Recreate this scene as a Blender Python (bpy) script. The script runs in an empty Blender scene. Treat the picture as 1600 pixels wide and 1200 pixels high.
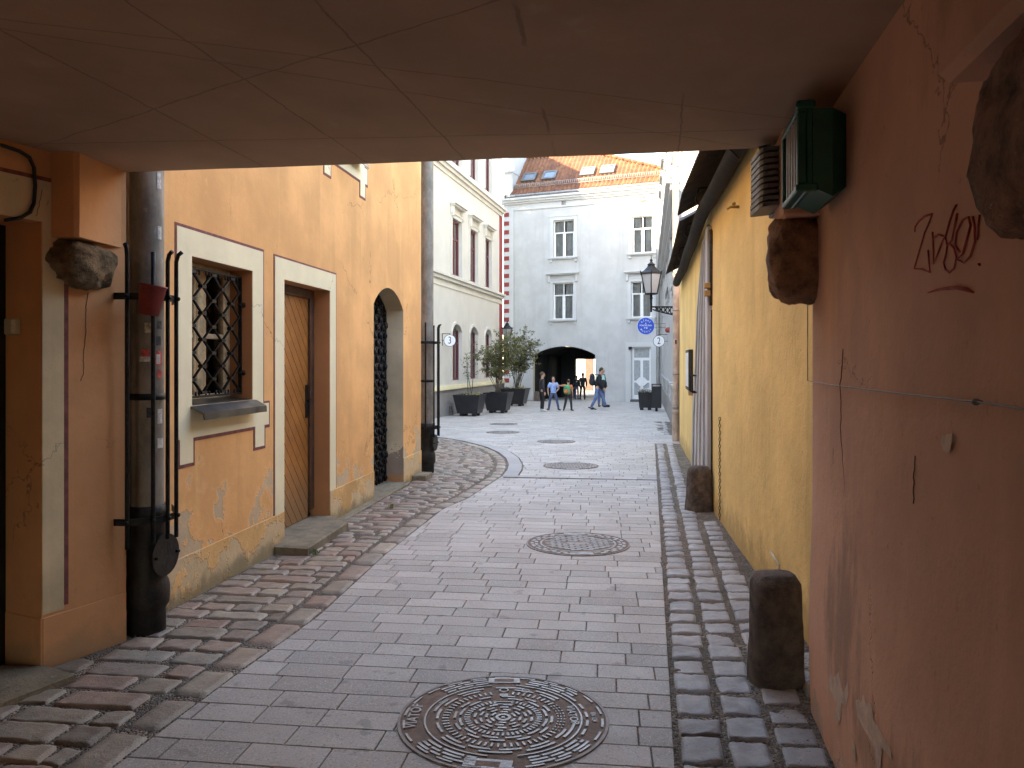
import bpy, math, random
from mathutils import Vector, Matrix, noise as mnoise
random.seed(7)
SC = bpy.context.scene
COL = SC.collection
R = math.radians
EX = 3.8

def g(Y):
    return -0.012 * Y

# ------------------------------------------------------------------ nodes
class NB:
    def __init__(s, name):
        s.m = bpy.data.materials.new(name)
        s.m.use_nodes = True
        s.t = s.m.node_tree
        s.t.nodes.clear()
        s.out = s.t.nodes.new('ShaderNodeOutputMaterial')
        s.p = s.t.nodes.new('ShaderNodeBsdfPrincipled')
        s.t.links.new(s.p.outputs[0], s.out.inputs[0])
        s._pos = None
    def n(s, ty, **kw):
        nd = s.t.nodes.new('ShaderNode' + ty)
        for k, v in kw.items():
            setattr(nd, k, v)
        return nd
    def put(s, sock, v):
        if v is None:
            return
        if hasattr(v, 'is_linked') or hasattr(v, 'links'):
            s.t.links.new(v, sock)
        else:
            if sock.type == 'RGBA' and len(v) == 3:
                v = (*v, 1)
            sock.default_value = v
    def pos(s):
        if s._pos is None:
            s._pos = s.n('NewGeometry').outputs['Position']
        return s._pos
    def vmul(s, vec, k):
        nd = s.n('VectorMath', operation='MULTIPLY')
        s.put(nd.inputs[0], vec); nd.inputs[1].default_value = k
        return nd.outputs[0]
    def vadd(s, a, b):
        nd = s.n('VectorMath', operation='ADD')
        s.put(nd.inputs[0], a); s.put(nd.inputs[1], b)
        return nd.outputs[0]
    def noise(s, scale, detail=4, rough=.55, vec=None, dist=0, color=False):
        nd = s.n('TexNoise')
        s.put(nd.inputs['Vector'], vec if vec is not None else s.pos())
        nd.inputs['Scale'].default_value = scale
        nd.inputs['Detail'].default_value = detail
        nd.inputs['Roughness'].default_value = rough
        nd.inputs['Distortion'].default_value = dist
        return nd.outputs['Color' if color else 'Fac']
    def vor(s, scale, feature='F1', vec=None, out='Distance', rnd=1):
        nd = s.n('TexVoronoi', feature=feature)
        s.put(nd.inputs['Vector'], vec if vec is not None else s.pos())
        nd.inputs['Scale'].default_value = scale
        nd.inputs['Randomness'].default_value = rnd
        return nd.outputs[out]
    def math(s, op, a, b=None, c=None, clamp=False):
        nd = s.n('Math', operation=op); nd.use_clamp = clamp
        s.put(nd.inputs[0], a)
        if b is not None: s.put(nd.inputs[1], b)
        if c is not None: s.put(nd.inputs[2], c)
        return nd.outputs[0]
    def step(s, v, lo, hi, a=0., b=1.):
        nd = s.n('MapRange', interpolation_type='SMOOTHSTEP')
        s.put(nd.inputs[0], v)
        nd.inputs[1].default_value = lo; nd.inputs[2].default_value = hi
        nd.inputs[3].default_value = a; nd.inputs[4].default_value = b
        return nd.outputs[0]
    def mix(s, f, a, b, mode='MIX'):
        nd = s.n('Mix', data_type='RGBA', blend_type=mode)
        s.put(nd.inputs[0], f); s.put(nd.inputs[6], a); s.put(nd.inputs[7], b)
        return nd.outputs[2]
    def z(s):
        nd = s.n('SeparateXYZ'); s.put(nd.inputs[0], s.pos()); return nd.outputs[2]
    def xyz(s, vec=None):
        nd = s.n('SeparateXYZ'); s.put(nd.inputs[0], vec if vec is not None else s.pos()); return nd.outputs
    def attr(s, name):
        return s.n('Attribute', attribute_name=name).outputs['Fac']
    def bump(s, h, strength=.5, dist=.01, normal=None):
        nd = s.n('Bump')
        nd.inputs['Strength'].default_value = strength
        nd.inputs['Distance'].default_value = dist
        s.put(nd.inputs['Height'], h)
        if normal is not None: s.put(nd.inputs['Normal'], normal)
        return nd.outputs[0]
    def fin(s, col, rough=.8, normal=None, metal=0., spec=None):
        s.put(s.p.inputs['Base Color'], col)
        s.put(s.p.inputs['Roughness'], rough)
        s.put(s.p.inputs['Metallic'], metal)
        if spec is not None: s.p.inputs['Specular IOR Level'].default_value = spec
        if normal is not None: s.put(s.p.inputs['Normal'], normal)
        return s.m

def dk(c, k):
    return tuple(x * k for x in c)

def plaster(name, col, var=.22, streak=.18, bump=.25, grain=90, crack=0., peel=None, spots=0., dirt=None, rough=.88, blot=1.2, stain=None):
    """painted plaster with blotches, rain streaks, cracks, peeling low down"""
    b = NB(name)
    big = b.noise(blot, 6, .6)
    c = b.mix(b.step(big, .35, .7), dk(col, 1 - var), dk(col, 1 + var * .5))
    st = b.noise(1.0, 5, .65, vec=b.vmul(b.pos(), (3.2, 3.2, .28)))
    c = b.mix(b.math('MULTIPLY', b.step(st, .5, .78), streak * 2), c, dk(col, .66))
    st2 = b.noise(1.7, 4, .6, vec=b.vmul(b.pos(), (4.5, 4.5, .22)))
    c = b.mix(b.math('MULTIPLY', b.step(st2, .56, .8), streak * 1.3), c, tuple(min(.9, x * 1.25 + .03) for x in col))
    fine = b.noise(grain, 3, .6)
    mid = b.noise(9, 5, .6)
    h = b.math('ADD', b.math('MULTIPLY', fine, .25), b.math('MULTIPLY', mid, .9))
    if spots:
        sp = b.noise(23, 2, .5)
        c = b.mix(b.math('MULTIPLY', b.step(sp, .68, .76), spots), c, dk(col, .45))
    if crack:
        wob = b.n('VectorMath', operation='SCALE')
        b.put(wob.inputs[0], b.noise(2.3, 5, .7, color=True)); wob.inputs['Scale'].default_value = .5
        d = b.vor(.6, 'DISTANCE_TO_EDGE', vec=b.vadd(b.pos(), wob.outputs[0]))
        gate = b.step(b.noise(1.1, 2, .5), .50, .58)
        ck = b.math('MULTIPLY', b.step(d, .0, .0045, 1, 0), gate)
        c = b.mix(b.math('MULTIPLY', ck, crack), c, dk(col, .3))
        h = b.math('SUBTRACT', h, b.math('MULTIPLY', ck, 1.2))
    if peel:
        zt, zb, pc = peel
        pn = b.noise(2.1, 7, .62, vec=b.vadd(b.pos(), (3.1, 1.7, 0)))
        zz = b.math('ADD', b.z(), b.math('MULTIPLY', b.xyz()[1], .012))
        lowness = b.step(zz, zb, zt, .17, -.16)
        v = b.math('ADD', pn, lowness)
        pm = b.step(v, .572, .602)
        pm2 = b.step(v, .525, .580)
        c = b.mix(b.math('MULTIPLY', pm2, .35), c, tuple(min(.9, x * 1.15 + .05) for x in col))
        pcn = b.mix(b.noise(6, 5, .7), dk(pc, .62), dk(pc, 1.2))
        c = b.mix(pm, c, pcn)
        h = b.math('SUBTRACT', h, b.math('MULTIPLY', pm, .9))
    if dirt:
        zt, dc, amt = dirt
        zz = b.math('ADD', b.z(), b.math('MULTIPLY', b.xyz()[1], .012))
        dm = b.math('ADD', b.step(zz, -.05, zt, 1, 0), b.math('MULTIPLY', b.math('SUBTRACT', b.noise(5, 5, .7), .5), 1.6))
        c = b.mix(b.math('MULTIPLY', b.step(dm, .35, .95), amt), c, dc)
    if stain:
        for (sc_, sr, sa, scol) in stain:
            vv = b.n('VectorMath', operation='SUBTRACT'); b.put(vv.inputs[0], b.pos()); vv.inputs[1].default_value = sc_
            w2 = b.n('VectorMath', operation='DIVIDE'); b.put(w2.inputs[0], vv.outputs[0]); w2.inputs[1].default_value = sr
            ln = b.n('VectorMath', operation='LENGTH'); b.put(ln.inputs[0], w2.outputs[0])
            fl_ = b.math('ADD', ln.outputs['Value'], b.math('MULTIPLY', b.math('SUBTRACT', b.noise(1., 6, .7, vec=b.vmul(b.pos(), (7, 7, 2.2))), .5), 2.6))
            c = b.mix(b.math('MULTIPLY', b.step(fl_, .35, 1.1, 1, 0), sa), c, scol)
    nr = b.bump(h, bump, .012)
    return b.fin(c, rough, nr, spec=.25)

def simple(name, col, rough=.6, metal=0., var=.15, scale=8, bump=.0, bscale=60, spec=None):
    b = NB(name)
    c = b.mix(b.step(b.noise(scale, 5, .6), .3, .72), dk(col, 1 - var), dk(col, 1 + var))
    nr = b.bump(b.noise(bscale, 3, .6), bump, .01) if bump else None
    return b.fin(c, rough, nr, metal, spec)

# ------------------------------------------------------------------ mesh builder
class F:
    """a frame standing on the ground: u along a wall, n out of it, z up"""
    def __init__(s, o, du, dn=None):
        l = math.hypot(*du)
        s.o = o; s.u = (du[0] / l, du[1] / l)
        s.n = dn if dn else (s.u[1], -s.u[0])
        s.flip = (s.u[0] * s.n[1] - s.u[1] * s.n[0]) > 0
    def p(s, u, n, z):
        return (s.o[0] + s.u[0] * u + s.n[0] * n, s.o[1] + s.u[1] * u + s.n[1] * n, z)
W0 = F((0, 0), (1, 0), (0, 1))

class M:
    def __init__(s):
        s.v = []; s.f = []; s.mi = []; s.sm = []; s.fa = []
    def add(s, vs, fs, mi=0, smooth=False, fa=0.):
        o = len(s.v)
        s.v += [tuple(x) for x in vs]
        for f in fs:
            s.f.append(tuple(i + o for i in f)); s.mi.append(mi); s.sm.append(smooth); s.fa.append(fa)
        return s
    def quad(s, a, b, c, d, mi=0):
        return s.add([a, b, c, d], [(0, 1, 2, 3)], mi)
    def poly(s, pts, mi=0):
        return s.add(pts, [tuple(range(len(pts)))], mi)
    def box(s, fr, u0, u1, n0, n1, z0, z1, mi=0, fa=0.):
        vs = [fr.p(u, n, z) for z in (z0, z1) for n in (n0, n1) for u in (u0, u1)]
        return s.add(vs, [(0, 2, 3, 1), (4, 5, 7, 6), (0, 1, 5, 4), (2, 6, 7, 3), (0, 4, 6, 2), (1, 3, 7, 5)], mi, False, fa)
    def bbox(s, fr, u0, u1, n0, n1, z0, z1, b=.006, mi=0, fa=0.):
        """bevelled box"""
        us = (u0, u0 + b, u1 - b, u1); ns = (n0, n0 + b, n1 - b, n1); zs = (z0, z0 + b, z1 - b, z1)
        idx = {}; vs = []
        def V(i, j, k):
            if (i, j, k) not in idx:
                idx[(i, j, k)] = len(vs); vs.append(fr.p(us[i], ns[j], zs[k]))
            return idx[(i, j, k)]
        fs = []
        for k in (0, 3): fs.append([V(1, 1, k), V(2, 1, k), V(2, 2, k), V(1, 2, k)])
        for j in (0, 3): fs.append([V(1, j, 1), V(2, j, 1), V(2, j, 2), V(1, j, 2)])
        for i in (0, 3): fs.append([V(i, 1, 1), V(i, 2, 1), V(i, 2, 2), V(i, 1, 2)])
        for j in (0, 3):
            for k in (0, 3):
                jj = 1 if j == 0 else 2; kk = 1 if k == 0 else 2
                fs.append([V(1, j, kk), V(2, j, kk), V(2, jj, k), V(1, jj, k)])
        for i in (0, 3):
            for k in (0, 3):
                ii = 1 if i == 0 else 2; kk = 1 if k == 0 else 2
                fs.append([V(i, 1, kk), V(i, 2, kk), V(ii, 2, k), V(ii, 1, k)])
            for j in (0, 3):
                ii = 1 if i == 0 else 2; jj = 1 if j == 0 else 2
                fs.append([V(i, jj, 1), V(i, jj, 2), V(ii, j, 2), V(ii, j, 1)])
        for i in (0, 3):
            for j in (0, 3):
                for k in (0, 3):
                    ii = 1 if i == 0 else 2; jj = 1 if j == 0 else 2; kk = 1 if k == 0 else 2
                    fs.append([V(i, jj, kk), V(ii, j, kk), V(ii, jj, k)])
        return s.add(vs, fs, mi, False, fa)
    def prism(s, fr, pts, n0, n1, mi=0):
        """polygon in (u,z) extruded along n"""
        k = len(pts)
        vs = [fr.p(u, n0, z) for u, z in pts] + [fr.p(u, n1, z) for u, z in pts]
        fs = [tuple(range(k)), tuple(range(2 * k - 1, k - 1, -1))]
        fs += [(i, k + i, k + (i + 1) % k, (i + 1) % k) for i in range(k)]
        return s.add(vs, fs, mi)
    def vprism(s, pts, z0, z1, mi=0):
        """polygon in XY extruded up"""
        k = len(pts)
        vs = [(x, y, z0) for x, y in pts] + [(x, y, z1) for x, y in pts]
        fs = [tuple(range(k - 1, -1, -1)), tuple(range(k, 2 * k))]
        fs += [(i, (i + 1) % k, k + (i + 1) % k, k + i) for i in range(k)]
        return s.add(vs, fs, mi)
    def tube(s, path, r, seg=8, mi=0, closed=False, flat=1.):
        path = [Vector(p) for p in path]; n = len(path)
        rs = r if isinstance(r, (list, tuple)) else [r] * n
        vs = []; up = None
        for i, p in enumerate(path):
            if closed:
                t = (path[(i + 1) % n] - path[i - 1]).normalized()
            else:
                t = (path[min(i + 1, n - 1)] - path[max(i - 1, 0)]).normalized()
            if up is None:
                up = Vector((0, 0, 1)) if abs(t.z) < .9 else Vector((1, 0, 0))
            a = t.cross(up)
            if a.length < 1e-6: a = t.cross(Vector((0, 1, 0)))
            a.normalize(); b = a.cross(t).normalized(); up = b
            for j in range(seg):
                th = 2 * math.pi * j / seg
                vs.append(p + a * math.cos(th) * rs[i] + b * math.sin(th) * rs[i] * flat)
        fs = []
        for i in range(n if closed else n - 1):
            i2 = (i + 1) % n
            for j in range(seg):
                j2 = (j + 1) % seg
                fs.append((i * seg + j, i * seg + j2, i2 * seg + j2, i2 * seg + j))
        s.add(vs, fs, mi, True)
        if not closed:
            o = len(s.v) - len(vs)
            s.f.append(tuple(o + j for j in range(seg))[::-1]); s.mi.append(mi); s.sm.append(False); s.fa.append(0)
            s.f.append(tuple(o + (n - 1) * seg + j for j in range(seg))); s.mi.append(mi); s.sm.append(False); s.fa.append(0)
        return s
    def lathe(s, prof, c, seg=24, mi=0, mat=None):
        """profile (r,z) turned about a vertical axis at c"""
        vs = []; n = len(prof)
        for r, z in prof:
            for j in range(seg):
                th = 2 * math.pi * j / seg
                vs.append(Vector((r * math.cos(th), r * math.sin(th), z)))
        if mat is not None: vs = [mat @ v for v in vs]
        vs = [v + Vector(c) for v in vs]
        fs = [(i * seg + j, i * seg + (j + 1) % seg, (i + 1) * seg + (j + 1) % seg, (i + 1) * seg + j) for i in range(n - 1) for j in range(seg)]
        return s.add(vs, fs, mi, True)
    def disc(s, c, r, nrm, seg=24, mi=0, thick=.0):
        nrm = Vector(nrm).normalized()
        a = nrm.cross(Vector((0, 0, 1)))
        if a.length < 1e-5: a = Vector((1, 0, 0))
        a.normalize(); b = nrm.cross(a); c = Vector(c)
        ring = [c + a * math.cos(2 * math.pi * j / seg) * r + b * math.sin(2 * math.pi * j / seg) * r for j in range(seg)]
        if not thick:
            return s.add(ring, [tuple(range(seg))], mi)
        vs = [p - nrm * thick / 2 for p in ring] + [p + nrm * thick / 2 for p in ring]
        fs = [tuple(range(seg))[::-1], tuple(range(seg, 2 * seg))] + [(j, (j + 1) % seg, seg + (j + 1) % seg, seg + j) for j in range(seg)]
        return s.add(vs, fs, mi)
    def ell(s, c, rad, rot=None, seg=12, rings=8, mi=0, noise=0, p=1.):
        vs = []; c = Vector(c)
        sp = lambda x: math.copysign(abs(x) ** p, x)
        for i in range(rings + 1):
            ph = math.pi * i / rings
            for j in range(seg):
                th = 2 * math.pi * j / seg
                v = Vector((sp(math.sin(ph)) * sp(math.cos(th)) * rad[0], sp(math.sin(ph)) * sp(math.sin(th)) * rad[1], sp(math.cos(ph)) * rad[2]))
                if noise: v *= 1 + noise * mnoise.noise(v * (2.5 / max(rad)) + c * 3)
                if rot is not None: v = rot @ v
                vs.append(c + v)
        fs = [(i * seg + j, (i + 1) * seg + j, (i + 1) * seg + (j + 1) % seg, i * seg + (j + 1) % seg) for i in range(rings) for j in range(seg)]
        return s.add(vs, fs, mi, True)
    def wall(s, fr, U0, U1, Z0, Z1, holes=(), mi=0, rmi=None):
        """wall face at n=0 with openings and their reveals; holes (u0,u1,z0,z1,rise,depth)"""
        us = sorted({U0, U1, *[h[0] for h in holes], *[h[1] for h in holes]})
        zs = sorted({Z0, Z1, *[h[2] for h in holes], *[h[3] for h in holes]})
        rmi = mi if rmi is None else rmi
        for a, b in zip(us, us[1:]):
            for c, d in zip(zs, zs[1:]):
                cu, cz = (a + b) / 2, (c + d) / 2
                if any(h[0] < cu < h[1] and h[2] < cz < h[3] for h in holes): continue
                s.quad(fr.p(a, 0, c), fr.p(b, 0, c), fr.p(b, 0, d), fr.p(a, 0, d), mi)
        for h in holes:
            u0, u1, z0, z1, rise, dep = h
            zsig = z1 - rise
            s.quad(fr.p(u0, 0, z0), fr.p(u0, 0, zsig), fr.p(u0, -dep, zsig), fr.p(u0, -dep, z0), rmi)
            s.quad(fr.p(u1, 0, z0), fr.p(u1, 0, zsig), fr.p(u1, -dep, zsig), fr.p(u1, -dep, z0), rmi)
            s.quad(fr.p(u0, 0, z0), fr.p(u1, 0, z0), fr.p(u1, -dep, z0), fr.p(u0, -dep, z0), rmi)
            pts = arch_pts(u0, u1, zsig, rise)
            for (a, za), (b, zb) in zip(pts, pts[1:]):
                s.quad(fr.p(a, 0, za), fr.p(b, 0, zb), fr.p(b, -dep, zb), fr.p(a, -dep, za), rmi)
                if rise: s.quad(fr.p(a, 0, za), fr.p(b, 0, zb), fr.p(b, 0, z1), fr.p(a, 0, z1), mi)
        return s
    def obj(s, name, mats, parent=None, loc=None):
        root = parent
        while root is not None and root.parent is not None: root = root.parent
        off = Vector(root.location) if root is not None else Vector(loc or (0, 0, 0))
        me = bpy.data.meshes.new(name)
        me.from_pydata([tuple(Vector(v) - off) for v in s.v], [], s.f)
        if not isinstance(mats, (list, tuple)): mats = [mats]
        for m in mats: me.materials.append(m)
        me.polygons.foreach_set('material_index', s.mi)
        me.polygons.foreach_set('use_smooth', s.sm)
        if any(s.fa):
            at = me.attributes.new('rnd', 'FLOAT', 'FACE'); at.data.foreach_set('value', s.fa)
        me.update()
        o = bpy.data.objects.new(name, me); COL.objects.link(o)
        if parent is not None: o.parent = parent
        elif loc: o.location = loc
        return o

def _objs(s, name, mats, parent):
    par = list(range(len(s.v)))
    def fd_(i):
        while par[i] != i: par[i] = par[par[i]]; i = par[i]
        return i
    for f in s.f:
        a = fd_(f[0])
        for i in f[1:]: par[fd_(i)] = a
    isl = {}
    for k, f in enumerate(s.f): isl.setdefault(fd_(f[0]), []).append(k)
    out = []
    for ks in isl.values():
        m = M()
        for k in ks: m.add([s.v[i] for i in s.f[k]], [tuple(range(len(s.f[k])))], s.mi[k], s.sm[k], s.fa[k])
        # weld
        idx = {}; nv = []; mp = []
        for v in m.v:
            key = tuple(round(c, 6) for c in v)
            if key not in idx: idx[key] = len(nv); nv.append(v)
            mp.append(idx[key])
        m.v = nv; m.f = [tuple(mp[i] for i in f) for f in m.f]
        out.append(m.obj(name, mats, parent))
    return out
M.objs = _objs

def arch_pts(u0, u1, zs, rise, n=14):
    if not rise: return [(u0, zs), (u1, zs)]
    w = (u1 - u0) / 2; uc = (u0 + u1) / 2
    rad = (w * w + rise * rise) / (2 * rise); zc = zs + rise - rad
    a0 = math.asin(min(1, w / rad))
    if rise > w: a0 = math.pi - a0
    return [(uc + rad * math.sin(-a0 + 2 * a0 * i / n), zc + rad * math.cos(-a0 + 2 * a0 * i / n)) for i in range(n + 1)]

def tag(o, label, cat, group=None, kind=None):
    o['label'] = label; o['category'] = cat
    if group: o['group'] = group
    if kind: o['kind'] = kind
    return o
def thing(name, label, cat, loc, group=None):
    o = bpy.data.objects.new(name, None); COL.objects.link(o); o.location = loc
    o.empty_display_size = .2
    return tag(o, label, cat, group)
def struct(o, label, cat):
    return tag(o, label, cat, None, 'structure')
def copy_tree(o, parent=None):
    kids = list(o.children)
    c = o.copy(); COL.objects.link(c)
    if parent is not None: c.parent = parent
    for k in kids: copy_tree(k, c)
    return c

def text_geo(s, size=1., extrude=.0, bold=False):
    cu = bpy.data.curves.new('txt', 'FONT'); cu.body = s; cu.size = size; cu.extrude = extrude
    cu.align_x = 'CENTER'; cu.align_y = 'CENTER'; cu.resolution_u = 3
    if bold: cu.offset = .012 * size
    o = bpy.data.objects.new('txt', cu); COL.objects.link(o)
    bpy.context.view_layer.update()
    me = bpy.data.meshes.new_from_object(o.evaluated_get(bpy.context.evaluated_depsgraph_get()))
    vs = [v.co.copy() for v in me.vertices]; fs = [tuple(p.vertices) for p in me.polygons]
    bpy.data.objects.remove(o); bpy.data.curves.remove(cu); bpy.data.meshes.remove(me)
    return vs, fs

def skin_geo(verts, edges, radii, root=0, sub=1):
    me = bpy.data.meshes.new('sk'); me.from_pydata([tuple(v) for v in verts], edges, [])
    o = bpy.data.objects.new('sk', me); COL.objects.link(o)
    md = o.modifiers.new('s', 'SKIN'); md.use_smooth_shade = True
    if not me.skin_vertices: raise RuntimeError('no skin layer')
    for i, d in enumerate(me.skin_vertices[0].data):
        r = radii[i]; d.radius = r if isinstance(r, (tuple, list)) else (r, r); d.use_root = (i == root)
    sb = o.modifiers.new('b', 'SUBSURF'); sb.levels = sub; sb.render_levels = sub
    bpy.context.view_layer.update()
    m2 = bpy.data.meshes.new_from_object(o.evaluated_get(bpy.context.evaluated_depsgraph_get()))
    vs = [v.co.copy() for v in m2.vertices]; fs = [tuple(p.vertices) for p in m2.polygons]
    bpy.data.objects.remove(o); bpy.data.meshes.remove(me); bpy.data.meshes.remove(m2)
    return vs, fs

# ------------------------------------------------------------------ materials
ORANGE = (.80, .42, .17)
m_orange = plaster('orange_plaster', ORANGE, .16, .26, .35, 70, crack=.75, peel=(1.2, .05, (.62, .46, .29)), spots=.25)
m_orange_plinth = plaster('orange_plinth', (.72, .43, .18), .25, .2, .5, 50, crack=.5, peel=(1.1, -.1, (.66, .49, .29)), dirt=(.30, (.20, .17, .10), .75))
m_cream = plaster('cream_paint', (.82, .73, .49), .10, .12, .25, 70, crack=.7)
m_creamd = plaster('dirty_cream_paint', (.70, .555, .35), .22, .25, .3, 60, crack=.6, spots=.4, dirt=(.9, (.42, .31, .18), .5))
m_maroon = simple('maroon_paint', (.20, .065, .055), .85, var=.3, scale=20)
m_reveal = plaster('orange_reveal', (.50, .25, .12), .15, .1, .3, 70)
m_pass = plaster('passage_plaster', (.69, .405, .28), .16, .16, .45, 60, crack=.6, spots=.3, peel=(.55, -.25, (.60, .45, .36)), stain=[((1.30, 2.98, .62), (.5, .32, .36), .55, (.20, .15, .13)), ((1.1, 2.0, .25), (.5, .9, .30), .45, (.24, .15, .11)), ((1.28, 2.9, 1.5), (.4, .5, .8), .22, (.40, .24, .20)), ((1.0, 1.7, 2.5), (.4, .5, .3), .4, (.35, .22, .12))])
m_passl = plaster('passage_plaster_ochre', (.68, .335, .155), .16, .10, .3, 60, crack=.7, spots=.15, dirt=(.35, (.30, .22, .13), .5))
m_yellow = plaster('yellow_plaster', (.90, .635, .265), .12, .30, .9, 75, spots=.5, dirt=(.6, (.36, .25, .11), .55))
m_white = plaster('white_plaster', (.63, .605, .54), .05, .06, .1, 60)
m_bwhite = plaster('bright_white_plaster', (.42, .415, .40), .05, .08, .1, 60)
m_grey = plaster('pale_grey_plaster', (.54, .528, .505), .09, .18, .2, 60, crack=.2)
m_trim = plaster('white_trim', (.58, .575, .56), .04, .05, .08, 60)
m_peach = plaster('peach_plaster', (.68, .52, .42), .08, .1, .1, 60)
m_dgrey = plaster('grey_plinth', (.30, .285, .27), .12, .1, .2, 60)
m_tunnel = plaster('tunnel_shade_plaster', (.032, .028, .026), .2, .2, .2, 60)  # tunnel shade put into a near-black plaster colour
m_tunjamb = plaster('tunnel_jamb', (.58, .50, .36), .1, .1, .2, 60)

def ceiling_mat():
    b = NB('ceiling_board')
    col = (.40, .26, .175)
    big = b.noise(.9, 6, .6)
    c = b.mix(b.step(big, .35, .7), dk(col, .86), dk(col, 1.1))
    c = b.mix(b.math('MULTIPLY', b.step(b.noise(2.6, 7, .75), .56, .74), .38), c, (.52, .42, .33))
    x, y, z = b.xyz()
    w = b.math('MULTIPLY', b.math('SUBTRACT', b.noise(3, 5, .7), .5), .05)
    tot = None
    # lines a*x+b*y=c  (board seams along and across, a few wandering cracks)
    for (p, q, wid, gate) in SEAMS:
        nx, ny = (q[1] - p[1]), -(q[0] - p[0]); l = math.hypot(nx, ny); nx /= l; ny /= l
        cc = nx * p[0] + ny * p[1]
        d = b.math('ADD', b.math('MULTIPLY', x, nx), b.math('MULTIPLY', y, ny))
        d = b.math('ABSOLUTE', b.math('SUBTRACT', b.math('ADD', d, w), cc))
        mk = b.step(d, wid * .4, wid, 1, 0)
        if gate: mk = b.math('MULTIPLY', mk, b.step(b.noise(1.3, 3, .6), .46, .56))
        tot = mk if tot is None else b.math('MAXIMUM', tot, mk)
    c = b.mix(b.math('MULTIPLY', tot, .42), c, (.09, .06, .045))
    h = b.math('SUBTRACT', b.math('MULTIPLY', b.noise(14, 5, .6), .5), b.math('MULTIPLY', tot, 1.))
    return b.fin(c, .85, b.bump(h, .3, .01), spec=.3)

def stone(name, col, var=.45, scale=7, bump=1., rough=.85, flecks=0):
    b = NB(name)
    n1 = b.noise(scale, 8, .7)
    c = b.mix(b.step(n1, .3, .7), dk(col, 1 - var), dk(col, 1 + var * .7))
    c = b.mix(b.math('MULTIPLY', b.step(b.noise(scale * 6, 3, .6), .62, .72), .5), c, dk(col, 1.9))
    c = b.mix(b.math('MULTIPLY', b.step(b.noise(scale * 4, 3, .6), .62, .72), .6), c, dk(col, .35))
    if flecks: c = b.mix(b.math('MULTIPLY', b.step(b.noise(scale * 2.6, 5, .75), .64, .70), flecks), c, (.60, .54, .44))
    h = b.math('ADD', b.noise(scale * 2.2, 9, .72), b.math('MULTIPLY', b.noise(scale * 14, 4, .7), .55))
    return b.fin(c, rough, b.bump(h, bump, .03), spec=.35)

m_rubble = stone('rubble_stone', (.32, .215, .12), .65, 13, 1., flecks=.35)
m_redstone = stone('red_rubble_stone', (.38, .20, .125), .7, 11, 1., flecks=.6)
m_granite = stone('guard_granite', (.16, .12, .10), .55, 13, 1., .75, flecks=.22)
m_step = stone('step_stone', (.24, .20, .14), .35, 5, .6)

def paver_mat():
    b = NB('concrete_pavers')
    r = b.attr('rnd')
    c = b.mix(r, (.36, .332, .305), (.505, .468, .43))
    c = b.mix(b.math('MULTIPLY', b.step(b.noise(1.1, 5, .65), .38, .68), .38), c, (.30, .275, .25))
    c = b.mix(b.math('MULTIPLY', b.step(b.noise(120, 2, .5), .55, .68), .6), c, (.68, .655, .62))
    c = b.mix(b.math('MULTIPLY', b.step(b.noise(85, 2, .5), .57, .68), .5), c, (.17, .155, .145))
    c = b.mix(b.math('MULTIPLY', b.step(b.noise(7, 3, .5), .64, .70), .42), c, (.15, .14, .13))
    h = b.math('ADD', b.noise(220, 3, .6), b.math('MULTIPLY', b.noise(18, 4, .6), .7))
    rg = b.step(b.noise(3.1, 4, .6), .3, .7, .52, .72)
    return b.fin(c, rg, b.bump(h, .28, .006), spec=.4)
m_paver = paver_mat()

def sett_mat(name, cols, wet=.0):
    b = NB(name)
    r = b.attr('rnd')
    ra = b.n('ValToRGB'); b.put(ra.inputs[0], r)
    el = ra.color_ramp.elements
    while len(el) < len(cols): el.new(.5)
    for i, cc in enumerate(cols):
        el[i].position = i / (len(cols) - 1); el[i].color = (*cc, 1)
    c = ra.outputs[0]
    c = b.mix(b.step(b.noise(9, 6, .7), .3, .75), b.mix(.35, c, (.06, .05, .045)), c)
    c = b.mix(b.math('MULTIPLY', b.step(b.noise(150, 2, .6), .6, .72), .35), c, (.55, .50, .46))
    c = b.mix(b.math('MULTIPLY', b.step(b.noise(60, 3, .6), .62, .72), .4), c, (.07, .06, .055))
    h = b.math('ADD', b.noise(28, 6, .68), b.math('MULTIPLY', b.noise(120, 3, .6), .3))
    rg = b.step(b.noise(8, 4, .6), .3, .7, .34, .62)
    return b.fin(c, rg, b.bump(h, .6, .012), spec=.45)
m_settl = sett_mat('sandstone_setts', [(.22, .18, .14), (.35, .29, .22), (.37, .25, .19), (.30, .26, .21), (.44, .37, .28), (.33, .21, .16), (.27, .23, .19)])
m_settr = sett_mat('granite_setts', [(.29, .28, .28), (.42, .405, .40), (.34, .325, .32), (.47, .44, .42), (.37, .345, .325)])

def gravel_mat(name, col):
    b = NB(name)
    v = b.n('TexVoronoi', feature='F1'); b.put(v.inputs['Vector'], b.pos()); v.inputs['Scale'].default_value = 75
    cc = b.n('SeparateColor'); b.put(cc.inputs[0], v.outputs['Color'])
    c = b.mix(cc.outputs[0], dk(col, .35), dk(col, 1.7))
    c = b.mix(b.step(b.noise(4, 5, .7), .35, .7), c, dk(col, .6))
    h = b.math('SUBTRACT', 1., v.outputs['Distance'])
    return b.fin(c, .9, b.bump(h, 1., .02), spec=.2)
m_ground = gravel_mat('joint_grit', (.25, .21, .17))

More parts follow.
